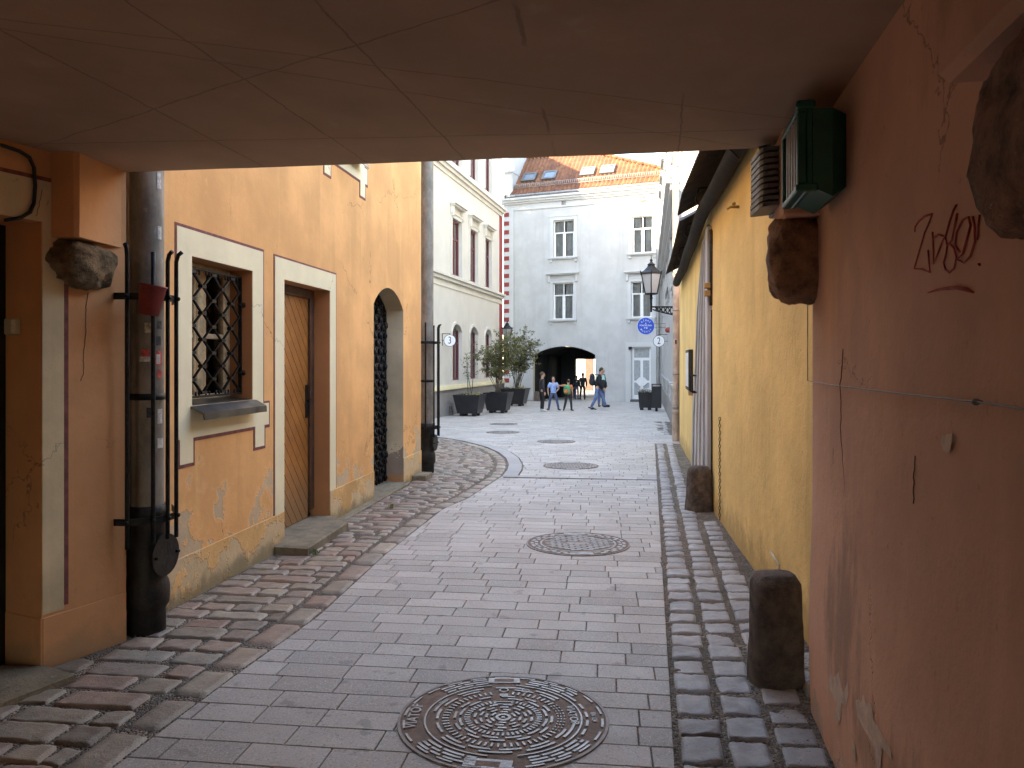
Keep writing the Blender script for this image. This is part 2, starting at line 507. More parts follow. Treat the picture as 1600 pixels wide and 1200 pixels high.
m_iron = simple('black_iron', (.018, .016, .016), .5, .6, .5, 30, .3, 90)
m_cast = simple('cast_iron', (.030, .026, .023), .55, .5, .5, 9, .35, 40)
def zinc_mat():
    b = NB('zinc_pipe')
    c = b.mix(b.step(b.noise(5, 6, .7, vec=b.vmul(b.pos(), (1, 1, .5))), .3, .72), (.16, .138, .108), (.34, .30, .245))
    c = b.mix(b.math('MULTIPLY', b.step(b.noise(11, 4, .6), .6, .72), .6), c, (.32, .30, .27))
    return b.fin(c, b.step(b.noise(9, 4), .3, .7, .55, .75), b.bump(b.noise(30, 3), .12, .01), .2)
m_zinc = zinc_mat()
m_zincl = simple('pale_zinc', (.32, .31, .295), .5, .4, .15, 5)
m_brownpipe = simple('painted_pipe', (.45, .36, .29), .55, .1, .3, 3, .1, 20)
m_sill = simple('sill_metal', (.11, .105, .10), .32, .85, .3, 5, .08, 12)
m_black = simple('black_paint', (.014, .014, .015), .55, 0, .3, 12)
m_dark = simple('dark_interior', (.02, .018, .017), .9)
m_planter = simple('black_planter', (.016, .016, .018), .45, .1, .3, 6, .05)
m_red = simple('red_plastic', (.26, .030, .022), .5, 0, .25, 12)
m_green = simple('green_enamel', (.010, .085, .052), .42, .1, .2, 10, .05)
m_fl = simple('grey_aluminium', (.16, .15, .145), .55, .4, .2, 15)
m_slat = simple('louvre_grey', (.52, .50, .47), .5, .2, .2, 20)
m_switch = simple('switch_plastic', (.52, .46, .30), .45, 0, .08, 6)
m_wood = NB('oak_door'); _b = m_wood
_n = _b.noise(1., 6, .65, vec=_b.vmul(_b.pos(), (30, 16, 16)))
_c = _b.mix(_b.step(_b.noise(2.2, 5, .6), .3, .7), (.28, .10, .022), (.42, .165, .038))
_c = _b.mix(_b.math('MULTIPLY', _b.step(_n, .45, .7), .45), _c, (.20, .075, .02))
_c = _b.mix(_b.math('MULTIPLY', _b.step(_b.math('ADD', _b.z(), _b.math('MULTIPLY', _b.noise(6, 5, .7), .5)), .25, .95, 1, 0), .6), _c, (.26, .18, .10))
m_wood = _b.fin(_c, .5, _b.bump(_n, .2, .004), spec=.4)
m_dwood = simple('dark_wood', (.085, .04, .022), .6, 0, .35, 9, .2, 40)
m_frame = simple('window_oak', (.50, .37, .21), .6, 0, .3, 14, .1)
m_wframe = simple('white_frame', (.80, .79, .77), .5, 0, .04, 6)
m_rframe = simple('red_frame', (.15, .024, .028), .5, 0, .15, 6)
m_curtain = simple('net_curtain', (.40, .39, .37), .9, 0, .2, 3)
m_redp = simple('brick_red_paint', (.30, .045, .042), .8, 0, .15, 6)
m_graf = simple('red_marker', (.42, .075, .06), .8, 0, .3, 40)
m_board = plaster('grey_gate_boards', (.50, .495, .50), .25, .35, .2, 60)
m_boardl = plaster('grey_gate_edge', (.52, .52, .54), .2, .35, .2, 60)
m_rustblk = simple('worn_black_metal', (.035, .028, .024), .6, .3, .6, 20, .4, 50)
m_blue = simple('blue_enamel', (.015, .085, .50), .4, 0, .05)
m_wsign = simple('white_enamel', (.80, .80, .80), .4, 0, .03)
m_blackt = simple('black_lettering', (.012, .012, .012), .5)
m_whitet = simple('white_lettering', (.85, .85, .85), .5)
m_lampglass = simple('frosted_lamp_glass', (.34, .34, .33), .25, 0, .05)
m_soil = stone('planter_soil', (.07, .055, .04), .4, 20, .8)
m_concrete = plaster('concrete_band', (.40, .385, .375), .1, .05, .2, 120)
m_gutter = simple('brown_gutter', (.020, .016, .014), .75, 0, .35, 6, .1, spec=.15)
m_sheet = simple('ribbed_sheet', (.060, .045, .038), .6, .1, .4, 9, .15)

def glass_mat(name, tint=(.9, .93, .95), refl=1.):
    b = NB(name); t = b.t
    tr = b.n('BsdfTransparent'); tr.inputs[0].default_value = (*tint, 1)
    gl = b.n('BsdfGlossy'); gl.inputs['Roughness'].default_value = .02
    fr = b.n('Fresnel'); fr.inputs[0].default_value = 1.55
    k = b.math('MULTIPLY', fr.outputs[0], 1.6 * refl, clamp=True)
    mx = b.n('MixShader'); b.put(mx.inputs[0], k)
    t.links.new(tr.outputs[0], mx.inputs[1]); t.links.new(gl.outputs[0], mx.inputs[2])
    t.links.new(mx.outputs[0], b.out.inputs[0])
    return b.m
m_glass = glass_mat('window_glass')

def rust_mat():
    b = NB('manhole_iron')
    up = b.attr('rnd')
    lo = b.mix(b.step(b.noise(14, 5, .7), .3, .7), (.13, .078, .052), (.22, .135, .09))
    hi = b.mix(b.step(b.noise(20, 4, .6), .3, .7), (.24, .22, .21), (.40, .38, .365))
    c = b.mix(up, lo, hi)
    rg = b.mix(up, (.75, .75, .75), (.45, .45, .45))
    return b.fin(c, rg, b.bump(b.noise(70, 4, .6), .4, .004), b.math('MULTIPLY', up, .3))
m_rust = rust_mat()

def tile_mat():
    b = NB('roof_tiles')
    v = b.vor(4.2, 'F1', out='Color')
    sp = b.n('SeparateColor'); b.put(sp.inputs[0], v)
    c = b.mix(sp.outputs[0], (.135, .052, .028), (.22, .092, .046))
    c = b.mix(b.math('MULTIPLY', b.step(b.noise(.8, 5, .6), .4, .7), .4), c, (.12, .055, .035))
    c = b.mix(b.math('MULTIPLY', b.step(b.noise(16, 4, .6), .6, .7), .3), c, (.12, .06, .04))
    return b.fin(c, .8, b.bump(b.noise(40, 3), .2, .01), spec=.25)
m_tile = tile_mat()

def leaf_mat(name, a, bb):
    b = NB(name)
    oi = b.attr('rnd')
    c = b.mix(oi, a, bb)
    b.put(b.p.inputs['Base Color'], c); b.p.inputs['Roughness'].default_value = .6
    tl = b.n('BsdfTranslucent'); b.put(tl.inputs[0], b.mix(.5, c, (.22, .26, .04)))
    mx = b.n('MixShader'); mx.inputs[0].default_value = .25
    b.t.links.new(b.p.outputs[0], mx.inputs[1]); b.t.links.new(tl.outputs[0], mx.inputs[2])
    b.t.links.new(mx.outputs[0], b.out.inputs[0])
    return b.m
m_leaf = leaf_mat('young_leaves', (.075, .085, .030), (.26, .24, .11))
m_stem = simple('shrub_stem', (.13, .10, .075), .8, 0, .3, 20)
m_flower = simple('white_petals', (.75, .75, .72), .7)
m_yflower = simple('yellow_petals', (.55, .47, .12), .7)
def _cp(px, py):
    Y = 1284 / (565 - py); return ((px - 800) / 1200 * Y, Y)
SEAMS = [(_cp(*a), _cp(*b_), w, gt) for a, b_, w, gt in [
    ((0, 68), (382, 257), .007, 0), ((165, 0), (555, 250), .006, 0), ((480, 0), (715, 243), .006, 0),
    ((800, 0), (850, 180), .010, 1), ((85, 238), (800, 0), .006, 0),
    ((450, 127), (800, 175), .006, 0), ((700, 125), (1247, 184), .006, 0), ((1080, 0), (1063, 205), .006, 1),
    ((80, 243), (720, 218), .008, 0)]]
m_ceil = ceiling_mat()

# ================================================================== plan
XLP = [(-9, -3.72), (3.094, -1.61), (3.844, -1.49), (5.005, -1.264), (6.72, -1.10), (8.9, -.80), (9.64, -.55), (11.6, -.164), (12.4, -.085), (13.1, -.065),
       (14.1, -.12), (15.1, -.27), (16.0, -.50), (16.7, -.76), (17.6, -1.16), (18.3, -1.6), (18.8, -2.2)]
def lerp(P, y):
    if y <= P[0][0]: a, b = P[0], P[1]
    elif y >= P[-1][0]: return P[-1][1]
    else:
        for a, b in zip(P, P[1:]):
            if a[0] <= y <= b[0]: break
    return a[1] + (b[1] - a[1]) * (y - a[0]) / (b[0] - a[0])
def x_wb(Y): return -8.645 + .229 * Y
def x_edge(Y):
    return lerp(XLP, Y)
def x_pavL(Y):
    if Y < 11.62: return x_edge(Y)
    if Y < 18.8: return x_edge(Y) + .26
    return max(x_wb(Y) - .1, -2.0 - (Y - 18.8) * 4)
def x_R(Y): return .098 + .18 * Y
YW = [(3.0, 1.55), (6.05, 1.94), (8.66, 2.28), (13.66, 3.16), (16.95, 3.70)]
def x_yw(Y): return lerp(YW, Y)
def x_rb(Y): return .78 + .176 * Y
def x_wallR(Y):
    if Y < 3.8: return .712 + .195 * Y
    if Y < 17.2: return x_yw(Y)
    return x_rb(Y)
def x_lw(Y): return -3.028 + .139 * Y
TH = R(7.0)
ROW = (math.cos(TH), -math.sin(TH)); PER = (math.sin(TH), math.cos(TH))
def rc(v, w): return (ROW[0] * v + PER[0] * w, ROW[1] * v + PER[1] * w)
def v_on(fn, w):
    """v where the row line at w meets boundary X = fn(Y)"""
    v = 0.
    for _ in range(14):
        x, y = rc(v, w)
        v += (fn(y) - x) * .75
    return v

# ------------------------------------------------------------------ ground
gm = M(); S = 300
gm.quad((-S, -S, g(-S) - .010), (S, -S, g(-S) - .010), (S, S, g(S) - .010), (-S, S, g(S) - .010))
struct(gm.obj('ground', m_ground), 'grey brown grit between and under the paving stones', 'ground')

def slab(m, q, top, h, ch, fa):
    """paver from 4 plan corners (ccw): chamfered"""
    c = (sum(p[0] for p in q) / 4, sum(p[1] for p in q) / 4)
    def inset(p, d):
        dx, dy = c[0] - p[0], c[1] - p[1]; l = math.hypot(dx, dy) or 1
        return (p[0] + dx / l * d, p[1] + dy / l * d)
    t = [random.uniform(-.0012, .0012) for _ in range(4)]
    a = [(*inset(p, ch * 1.4), g(p[1]) + top + t[i]) for i, p in enumerate(q)]
    b = [(*p, g(p[1]) + top - ch + t[i]) for i, p in enumerate(q)]
    d = [(*p, g(p[1]) + top - h) for p in q]
    fs = [(0, 1, 2, 3)]
    for i in range(4):
        j = (i + 1) % 4
        fs.append((i, 4 + i, 4 + j, j)); fs.append((4 + i, 8 + i, 8 + j, 4 + j))
    m.add(a + b + d, [f[::-1] if f != (0, 1, 2, 3) else f for f in fs], 0, False, fa)

pm = M(); rnd = random.Random(3)
w = -7.0; k = 0
while w < 46:
    rh = .178 if w < 14 else .19
    w1 = w + rh - .006
    fnL, fnR = x_pavL, x_R
    yc = w
    if yc > 17.15: fnR = lambda Y: x_rb(Y) - .05
    if yc > 40.2: fnL = lambda Y: 1.9; fnR = lambda Y: 8.3
    l0, l1 = v_on(fnL, w), v_on(fnL, w1)
    if k % 3 == 0 and w > 0 and abs(w - 11.45) < .17: pass
    r0, r1 = v_on(fnR, w), v_on(fnR, w1)
    v = min(l0, l1) - rnd.uniform(0, .36)
    while v < max(r0, r1):
        L = rnd.choice((.33, .36, .36, .40, .30))
        a, b = v, v + L - .006
        v += L
        qa0, qa1, qb0, qb1 = max(a, l0), max(a, l1), min(b, r0), min(b, r1)
        if qb0 - qa0 < .02 and qb1 - qa1 < .02: continue
        qb0 = max(qb0, qa0 + .005); qb1 = max(qb1, qa1 + .005)
        q = [rc(qa0, w), rc(qb0, w), rc(qb1, w1), rc(qa1, w1)]
        cx, cy = (q[0][0] + q[2][0]) / 2, (q[0][1] + q[2][1]) / 2
        if 19.2 < cy < 24.3 and cx > .3 + .18 * cy: continue      # cobbled patch
        if abs(cy - 11.52 + (cx - 1) * .02) < .10 and False: continue
        slab(pm, q, 0.0, .028, .0035, min(1, max(.01, rnd.gauss(.5, .34))))
    w += rh; k += 1
struct(pm.obj('road', m_paver), 'grey rectangular concrete pavers of the lane', 'road')

def sett(m, q, top, h, n, seed, fa, rough=.006, edge=.010):
    vs = []
    q = [Vector((*p, 0)) for p in q]
    jt = [Vector((random.uniform(-1, 1), random.uniform(-1, 1), 0)) * .008 for _ in range(4)]
    q = [p + j for p, j in zip(q, jt)]
    tx, ty = random.uniform(-.006, .006), random.uniform(-.006, .006)
    for j in range(n + 1):
        for i in range(n + 1):
            s_, t_ = i / n, j / n
            # denser towards the rim
            s2 = .5 - .5 * math.cos(math.pi * s_); t2 = .5 - .5 * math.cos(math.pi * t_)
            s2 = .5 * (s2 + s_); t2 = .5 * (t2 + t_)
            p = q[0] * (1 - s2) * (1 - t2) + q[1] * s2 * (1 - t2) + q[2] * s2 * t2 + q[3] * (1 - s2) * t2
            a, b = abs(2 * s2 - 1), abs(2 * t2 - 1)
            cx = (q[0] + q[2]) / 2
            rr = (a ** 7 * b ** 7)
            p = p + (cx - p) * .10 * rr
            wob = mnoise.noise(Vector((p.x * 9, p.y * 9, seed))) * .010
            if a > .98 or b > .98: p = p + (cx - p).normalized() * wob
            z = top - edge * (a ** 12 + b ** 12) + mnoise.noise(Vector((p.x * 14, p.y * 14, seed * 1.7))) * rough + mnoise.noise(Vector((p.x * 40, p.y * 40, seed))) * rough * .5 + tx * (s2 - .5) + ty * (t2 - .5)
            if i in (0, n) or j in (0, n): z = top - h
            vs.append((p.x, p.y, g(p.y) + z))
    fs = [(j * (n + 1) + i, j * (n + 1) + i + 1, (j + 1) * (n + 1) + i + 1, (j + 1) * (n + 1) + i) for j in range(n) for i in range(n)]
    m.add(vs, fs, 0, True, fa)

# left strip: rows across, between wall and edging stones
sm = M(); rnd = random.Random(11); w = -3.0
while w < 19.3:
    rh = rnd.uniform(.15, .195) if w < 7 else rnd.uniform(.13, .165)
    w1 = w + rh - .018
    def fl(Y):
        if Y < 4.62: return -2.508 + .454 * (Y - 4.14) + .03 if Y > 3.4 else -2.9 + .2 * (Y - 3.4)
        if Y < 11.75: return x_lw(Y) + .03
        return max(x_wb(Y) + .1, -4.6)
    fr_ = lambda Y: x_edge(Y) - .226
    l0, l1, r0, r1 = v_on(fl, w), v_on(fl, w1), v_on(fr_, w), v_on(fr_, w1)
    if w > 12.5 and w1 > 17.5: r1 = min(r1, r0)
    v = min(l0, l1) - rnd.uniform(0, .25)
    while v < max(r0, r1):
        L = rnd.choice((.24, .3, .36, .42, .46)) if rnd.random() < .8 else .2
        a, b = v, v + L - .017; v += L
        qa0, qa1, qb0, qb1 = max(a, l0), max(a, l1), min(b, r0), min(b, r1)
        if qb0 - qa0 < .07 or qb1 - qa1 < .07: continue
        q = [rc(qa0, w), rc(qb0, w), rc(qb1, w1), rc(qa1, w1)]
        n = 10 if w < 7 else (5 if w < 11 else 4)
        sett(sm, q, rnd.uniform(-.004, .009), .034, n, rnd.random() * 50, max(.01, rnd.random()), .008, .008)
    w += rh
# edging stones along the curve
pts = []
y = -3.0
while y < 18.7:
    pts.append((x_edge(y), y)); y += .05
d = 0; i = 0
while i < len(pts) - 2:
    L = rnd.uniform(.26, .44); j = i; d = 0
    while j < len(pts) - 1 and d < L:
        d += math.hypot(pts[j + 1][0] - pts[j][0], pts[j + 1][1] - pts[j][1]); j += 1
    a, b = Vector((*pts[i], 0)), Vector((*pts[j], 0))
    t = (b - a).normalized(); nn = Vector((-t.y, t.x, 0))
    wd = rnd.uniform(.19, .22)
    a2, b2 = a + t * .008, b - t * .014
    q = [tuple((a2 + nn * wd)[:2]), tuple((a2 + nn * .008)[:2]), tuple((b2 + nn * .008)[:2]), tuple((b2 + nn * wd)[:2])]
    sett(sm, q, rnd.uniform(0, .006), .034, 7 if a.y < 8 else 4, rnd.random() * 50, max(.01, rnd.random()), .005, .010)
    i = j
struct(sm.obj('cobbled_margin', m_settl), 'brownish sandstone setts along the orange wall', 'cobbles')

# right strip: three columns of squarish setts
sm = M()
for c in range(4):
    y = -3.0
    while y < 17.0:
        L = rnd.uniform(.15, .235)
        x0 = x_R(y) + .022 + c * .213; wd = rnd.uniform(.172, .200)
        lim = x_wallR(y + .1) - (.02 if y > 4.4 or y < 3.0 else .02)
        yy = y; y += L + rnd.uniform(.012, .03)
        if c == 3 and lim - x0 < .17: continue
        if c == 3: wd = min(wd, lim - x0)
        if x0 + wd > lim: continue
        sh = -.18
        def P_(x, yv): return (x + .18 * (yv - yy), yv + sh * (x - x0) * .5)
        q = [P_(x0, yy), P_(x0 + wd, yy), P_(x0 + wd, yy + L), P_(x0, yy + L)]
        n = 10 if yy < 6 else (5 if yy < 10 else 4)
        sett(sm, q, rnd.uniform(-.006, .008), .036, n, rnd.random() * 50, max(.01, rnd.random()), .009, .010)
y = 19.3
while y < 24.2:
    L = rnd.uniform(.14, .2)
    x = .32 + .18 * y
    while x < x_rb(y) - .25:
        wd = rnd.uniform(.15, .24)
        sett(sm, [(x, y), (x + wd, y - .02), (x + wd + .03, y + L - .02), (x + .03, y + L)], 0, .034, 3, rnd.random() * 9, max(.01, rnd.random()))
        x += wd + .03
    y += L + .03
struct(sm.obj('cobbled_gutter', m_settr), 'grey granite setts along the yellow wall', 'cobbles')

# concrete arc band and slot drain
bm_ = M(); yy = 11.66; prev = None
while yy < 18.7:
    e = 1e-2
    t = Vector((x_edge(yy + e) - x_edge(yy), e, 0)).normalized(); nn = Vector((t.y, -t.x, 0))
    a = Vector((x_edge(yy), yy, 0)); b = a + nn * .235
    cur = ((a.x + nn.x * .012, a.y + nn.y * .012, g(a.y) + .003), (b.x, b.y, g(b.y) + .003))
    if prev: bm_.quad(prev[0], prev[1], cur[1], cur[0])
    prev = cur; yy += .12
struct(bm_.obj('kerb_band', m_concrete), 'smooth curved concrete band beside the cobbles', 'kerb')
dm = M()
v0, v1 = v_on(x_edge, 11.42), v_on(x_R, 11.42)
fd = F(rc(0, 11.42), ROW)
zz = g(11.4)
fd.p0 = fd.p
dm.box(fd, v0 + .05, v1, -.032, -.008, zz - .02, zz + .003); dm.box(fd, v0 + .05, v1, .008, .032, zz - .02, zz + .003); dm.box(fd, v0 + .05, v1, -.008, .008, zz - .02, zz - .006)
o = dm.obj('slot_drain', m_rustblk, None, (1, 11.4, zz)); tag(o, 'narrow dark slot drain crossing the lane pavers', 'drain')

# ------------------------------------------------------------------ manhole covers
def manhole(cx, cy, rad, kind, label):
    z0 = g(cy) + .004
    t = thing('manhole_cover', label, 'manhole cover', (cx, cy, g(cy)), 'manhole covers in the lane')
    tilt = lambda v: (v[0], v[1], v[2] - .012 * (v[1] - cy))
    fr = M(); pl = M()
    def ring(m, r0, r1, zt, zb, a0=0, a1=360, seg=64, fa=1.):
        n = max(2, int(seg * (a1 - a0) / 360)); full = a1 - a0 >= 360
        vs = []
        for i in range(n + (0 if full else 1)):
            a = R(a0 + (a1 - a0) * i / n); c, s = math.cos(a), math.sin(a)
            for r, zq in ((r0, zb), (r0, zt), (r1, zt), (r1, zb)):
                vs.append(tilt((cx + r * c, cy + r * s, z0 + zq)))
        fs = []
        nn = n
        tot = len(vs) // 4
        for i in range(nn):
            A = i * 4; B = ((i + 1) % tot) * 4
            fs += [(A, A + 1, B + 1, B), (A + 1, A + 2, B + 2, B + 1), (A + 2, A + 3, B + 3, B + 2)]
        if not full: fs += [(0, 3, 2, 1), (len(vs) - 4, len(vs) - 3, len(vs) - 2, len(vs) - 1)]
        m.add(vs, fs, 0, False, fa)
    ring(fr, rad * .972, rad, .004, -.02, fa=.55)
    # base disc
    n = 64
    vs = [tilt((cx + rad * .98 * math.cos(R(i * 360 / n)), cy + rad * .98 * math.sin(R(i * 360 / n)), z0)) for i in range(n)]
    pl.add(vs, [tuple(range(n))], 0, False, .02)
    h = .0055
    rr = random.Random(int(cx * 100) + 5)
    fz = F((cx, cy), (1, 0), (0, 1))
    def rbox(ra, rb, ang, wid, zt=h):
        a = R(ang); f2 = F((cx, cy), (math.cos(a), math.sin(a)), (-math.sin(a), math.cos(a)))
        m0 = len(pl.v)
        pl.box(f2, ra, rb, -wid / 2, wid / 2, z0 - .001, z0 + zt, 0, 1.)
        for i in range(m0, len(pl.v)): pl.v[i] = tilt(pl.v[i])
    if kind == 'ornate':
        ring(pl, rad * .045, rad * .075, h, -.001); ring(pl, 0.001, rad * .02, h, -.001, seg=12)
        def dashes(r0, r1, cnt, duty, off=0, skip=None):
            for i in range(cnt):
                a = off + 360 * i / cnt
                if skip and skip(a % 360): continue
                ring(pl, rad * r0, rad * r1, h, -.001, a, a + 360 / cnt * duty, 96)
        notch = lambda a: 82 < a < 100
        dashes(.10, .125, 6, .62, 8); dashes(.15, .175, 8, .6, 20, notch); dashes(.205, .23, 10, .6, 5, notch); dashes(.26, .285, 12, .6, 12, notch)
        for i in range(48):
            a = i * 7.5
            if not notch(a): rbox(rad * .315, rad * .37, a, .011)
        dashes(.40, .425, 12, .7, 3, notch); dashes(.45, .475, 12, .55, 16, notch)
        for i in range(60):
            a = i * 6 + 2
            if not notch(a) and not (330 < a or a < 30):
                rbox(rad * .515, rad * .58, a, .010)
            elif 330 < a or a < 30:
                for q_ in (.515, .545, .575): rbox(rad * q_, rad * (q_ + .014), a, .010)
        dashes(.615, .64, 14, .72, 10, lambda a: notch(a) or 340 < a or a < 20)
        dashes(.665, .69, 10, .7, 0, lambda a: notch(a) or 325 < a or a < 35 or 155 < a < 205)
        ring(pl, rad * .735, rad * .752, h, -.001, 100, 260); ring(pl, rad * .735, rad * .752, h, -.001, -80, 80)
        for rr0 in (.785, .835, .885):
            for a0, a1 in ((34, 76), (102, 138), (214, 256), (286, 330)):
                a = a0
                while a < a1:
                    e = min(a1, a + rr.uniform(9, 20)); ring(pl, rad * rr0, rad * (rr0 + .027), h, -.001, a, e - 2, 96); a = e
        dashes(.928, .95, 22, .62, 4)
        for a_ in list(range(-26, 27, 13)): ring(pl, rad * .785, rad * .81, h, -.001, a_, a_ + 8, 96)
        # lifting slots and hinge
        rbox(rad * .80, rad * .93, 90, .16, h); rbox(rad * .83, rad * .90, 90, .10, h + .001)
        pl.fa[-6:] = [.02] * 6
        rbox(rad * .80, rad * .95, 262, .20, h); rbox(rad * .84, rad * .92, 262, .10, h + .001)
        pl.fa[-6:] = [.02] * 6
        for ra, rb, wd in ((.47, .53, .04), (.33, .345, .10), (.275, .29, .10)): rbox(rad * ra, rad * rb, 90, wd)
        for cxx, cyy, r1 in ((.0, .62, .05), (.22, .60, .045)):
            ox, oy = cx + rad * cxx, cy + rad * cyy
            for i in range(20):
                a, b = R(i * 18), R(i * 18 + 18)
                q = [(ox + rad * r1 * k_ * math.cos(t_), oy + rad * r1 * k_ * math.sin(t_)) for t_, k_ in ((a, 1.), (b, 1.), (b, .72), (a, .72))]
                pl.add([tilt((x, y, z0 + h)) for x, y in q], [(0, 1, 2, 3)], 0, False, 1.)
        for ang, sz, txt, rr_ in ((178, .13, 'VIATOP', .85), (4, .10, 'VIATOP', .66), (150, .06, 'PAM', .68), (0, .055, 'EN 124', .86)):
            vs, fs = text_geo(txt, sz * rad * 1.15, .001, True)
            a = R(ang) ; rot = Matrix.Rotation(a + (-math.pi / 2 if ang < 90 else -math.pi / 2), 3, 'Z')
            vs = [tilt(tuple(Vector((cx + rad * rr_ * math.cos(a), cy + rad * rr_ * math.sin(a), z0 + h)) + rot @ v)) for v in vs]
            pl.add(vs, fs, 0, False, 1.)
    else:
        ring(pl, rad * .70, rad * .735, h, -.001)
        for i in range(24):
            a = i * 15
            if 82 < a < 98 or 262 < a < 278: continue
            ring(pl, rad * .78, rad * .84, h, -.001, a + 1, a + 11, 96); ring(pl, rad * .86, rad * .92, h, -.001, a + 8, a + 19, 96)
        rbox(rad * .76, rad * .93, 90, .2); rbox(rad * .76, rad * .93, 270, .2)
        s_ = .055 if kind == 'bars' else .048
        y = -rad * .66
        i = 0
        while y < rad * .66:
            x = -rad * .66 + (s_ if i % 2 else 0)
            while x < rad * .66:
                if math.hypot(x, y) < rad * .64 and not (abs(x) < .11 and abs(y) < .05):
                    m0 = len(pl.v)
                    if kind == 'bars': pl.box(fz, x - s_ * .8, x + s_ * .8, y - s_ * .26, y + s_ * .26, z0 - .001, z0 + h, 0, 1.)
                    else: pl.box(fz, x - s_ * .62, x + s_ * .62, y - s_ * .3, y + s_ * .3, z0 - .001, z0 + h, 0, 1.)
                    for q_ in range(m0, len(pl.v)): pl.v[q_] = tilt(pl.v[q_])
                x += s_ * 2
            y += s_ * .8; i += 1
        m0 = len(pl.v); pl.box(fz, -.10, .10, -.04, .04, z0 - .001, z0 + h, 0, .6)
        for q_ in range(m0, len(pl.v)): pl.v[q_] = tilt(pl.v[q_])
    fr.obj('frame_ring', m_rust, t); pl.obj('lid', m_rust, t)
manhole(-.04, 3.53, .483, 'ornate', 'large rusty manhole cover with concentric dashes nearest the camera')
manhole(.61, 7.10, .477, 'bars', 'second manhole cover up the lane, with pale raised bars and two rings')
manhole(.99, 12.92, .468, 'grid', 'manhole cover with fine herringbone ribs just past the slot drain')
manhole(1.0, 17.36, .435, 'grid', 'manhole cover beyond the ribbed one, right of the other two far ones')
manhole(-.235, 19.98, .435, 'grid', 'manhole cover at the far left, nearer of the close pair')
manhole(-.25, 23.1, .425, 'grid', 'smallest and farthest manhole cover, behind another at the far left')

# loose grit in the cobble joints and along the wall feet
rnd = random.Random(21); gv = M()
def pebble(x, y, r, zt):
    z = g(y) + zt
    a = rnd.uniform(0, 6.28); k = rnd.uniform(.6, 1.)
    ring = [(x + r * math.cos(a + i * 1.571) * (1 if i % 2 else k), y + r * math.sin(a + i * 1.571) * (1 if i % 2 else k), z + r * .25) for i in range(4)]
    top = (x + rnd.uniform(-.3, .3) * r, y + rnd.uniform(-.3, .3) * r, z + r * .75)
    gv.add(ring + [top], [(0, 1, 4), (1, 2, 4), (2, 3, 4), (3, 0, 4)], 0, False, max(.01, rnd.random()))
for _ in range(5200):
    y = 2.2 + 6.5 * rnd.random() ** 1.5
    lim = x_wallR(y) - .01
    x = lim - abs(rnd.gauss(0, .085))
    if x > x_R(y) + .03: pebble(x, y, rnd.uniform(.003, .0075), -.009 + rnd.uniform(0, .006))
for _ in range(5200):
    y = 2.2 + 5.5 * rnd.random() ** 1.4; c = rnd.choice((0, 1, 2, 3))
    x = x_R(y) + .010 + c * .213 + rnd.gauss(0, .012)
    if x < x_wallR(y) - .02: pebble(x, y, rnd.uniform(.0025, .006), -.009)
for _ in range(4200):
    y = 4.6 + 7.2 * rnd.random() ** 1.3; pebble(x_lw(y) + .03 + abs(rnd.gauss(0, .06)), y, rnd.uniform(.0025, .006), -.008 + rnd.uniform(0, .012))
for _ in range(5200):
    y = 2.6 + 6 * rnd.random() ** 1.4; pebble(x_edge(y) - .225 + rnd.gauss(0, .022), y, rnd.uniform(.0025, .006), -.009)
o = gv.obj('grit', sett_mat('loose_grit', [(.10, .085, .07), (.30, .26, .22), (.17, .14, .115), (.40, .36, .31)]))
tag(o, 'loose dark grit scattered in the cobble joints and along the wall feet', 'grit', None, 'stuff')
def weed(label, x, y, n, h, seed):
    rr = random.Random(seed); t = thing('weed', label, 'weed', (x, y, g(y)), 'small weeds in the paving'); m = M()
    for k in range(n):
        a = rr.uniform(0, 6.28); L = h * rr.uniform(.4, 1); w = L * .11; p = Vector((x + rr.gauss(0, .02), y + rr.gauss(0, .02), g(y) - .005))
        d = Vector((math.cos(a) * rr.uniform(.2, .9), math.sin(a) * rr.uniform(.2, .9), 1)).normalized(); s2 = Vector((-math.sin(a), math.cos(a), 0)) * w
        m.add([p - s2 * .4, p + s2 * .4, p + d * L * .55 + s2, p + d * L * .55 - s2, p + d * L - Vector((0, 0, L * .15))], [(0, 1, 2, 3), (3, 2, 4)], 0, False, max(.01, rr.random()))
    m.obj('leaves', WEEDM, t)
WEEDM = leaf_mat('weed_leaves', (.05, .085, .02), (.16, .21, .06))
weed('small green weed at the near end of the worn doorstep', -1.73, 6.72, 26, .085, 1)
weed('low weed tuft in the cobbles before the arched gate', -1.42, 9.0, 22, .07, 2)
# ================================================================== passage building
def hit(fr, px, py, n=0.):
    """where the photograph's point (px,py) lies on the wall plane fr (n out of it)"""
    d = ((px - 800) / 1200, 1., (565 - py) / 1200)
    nd = d[0] * fr.n[0] + d[1] * fr.n[1]
    t = (fr.o[0] * fr.n[0] + fr.o[1] * fr.n[1] + n) / nd
    return Vector((d[0] * t, d[1] * t, 1.6 + d[2] * t))
def hu(fr, px, py, n=0.):
    p = hit(fr, px, py, n)
    return (p.x - fr.o[0]) * fr.u[0] + (p.y - fr.o[1]) * fr.u[1], p.z

def clip(poly, a, b, c):
    """keep the side a*u+b*z<=c"""
    out = []
    for i, p in enumerate(poly):
        q = poly[(i + 1) % len(poly)]
        dp, dq = a * p[0] + b * p[1] - c, a * q[0] + b * q[1] - c
        if dp <= 0: out.append(p)
        if dp * dq < 0:
            t = dp / (dp - dq); out.append((p[0] + (q[0] - p[0]) * t, p[1] + (q[1] - p[1]) * t))
    return out

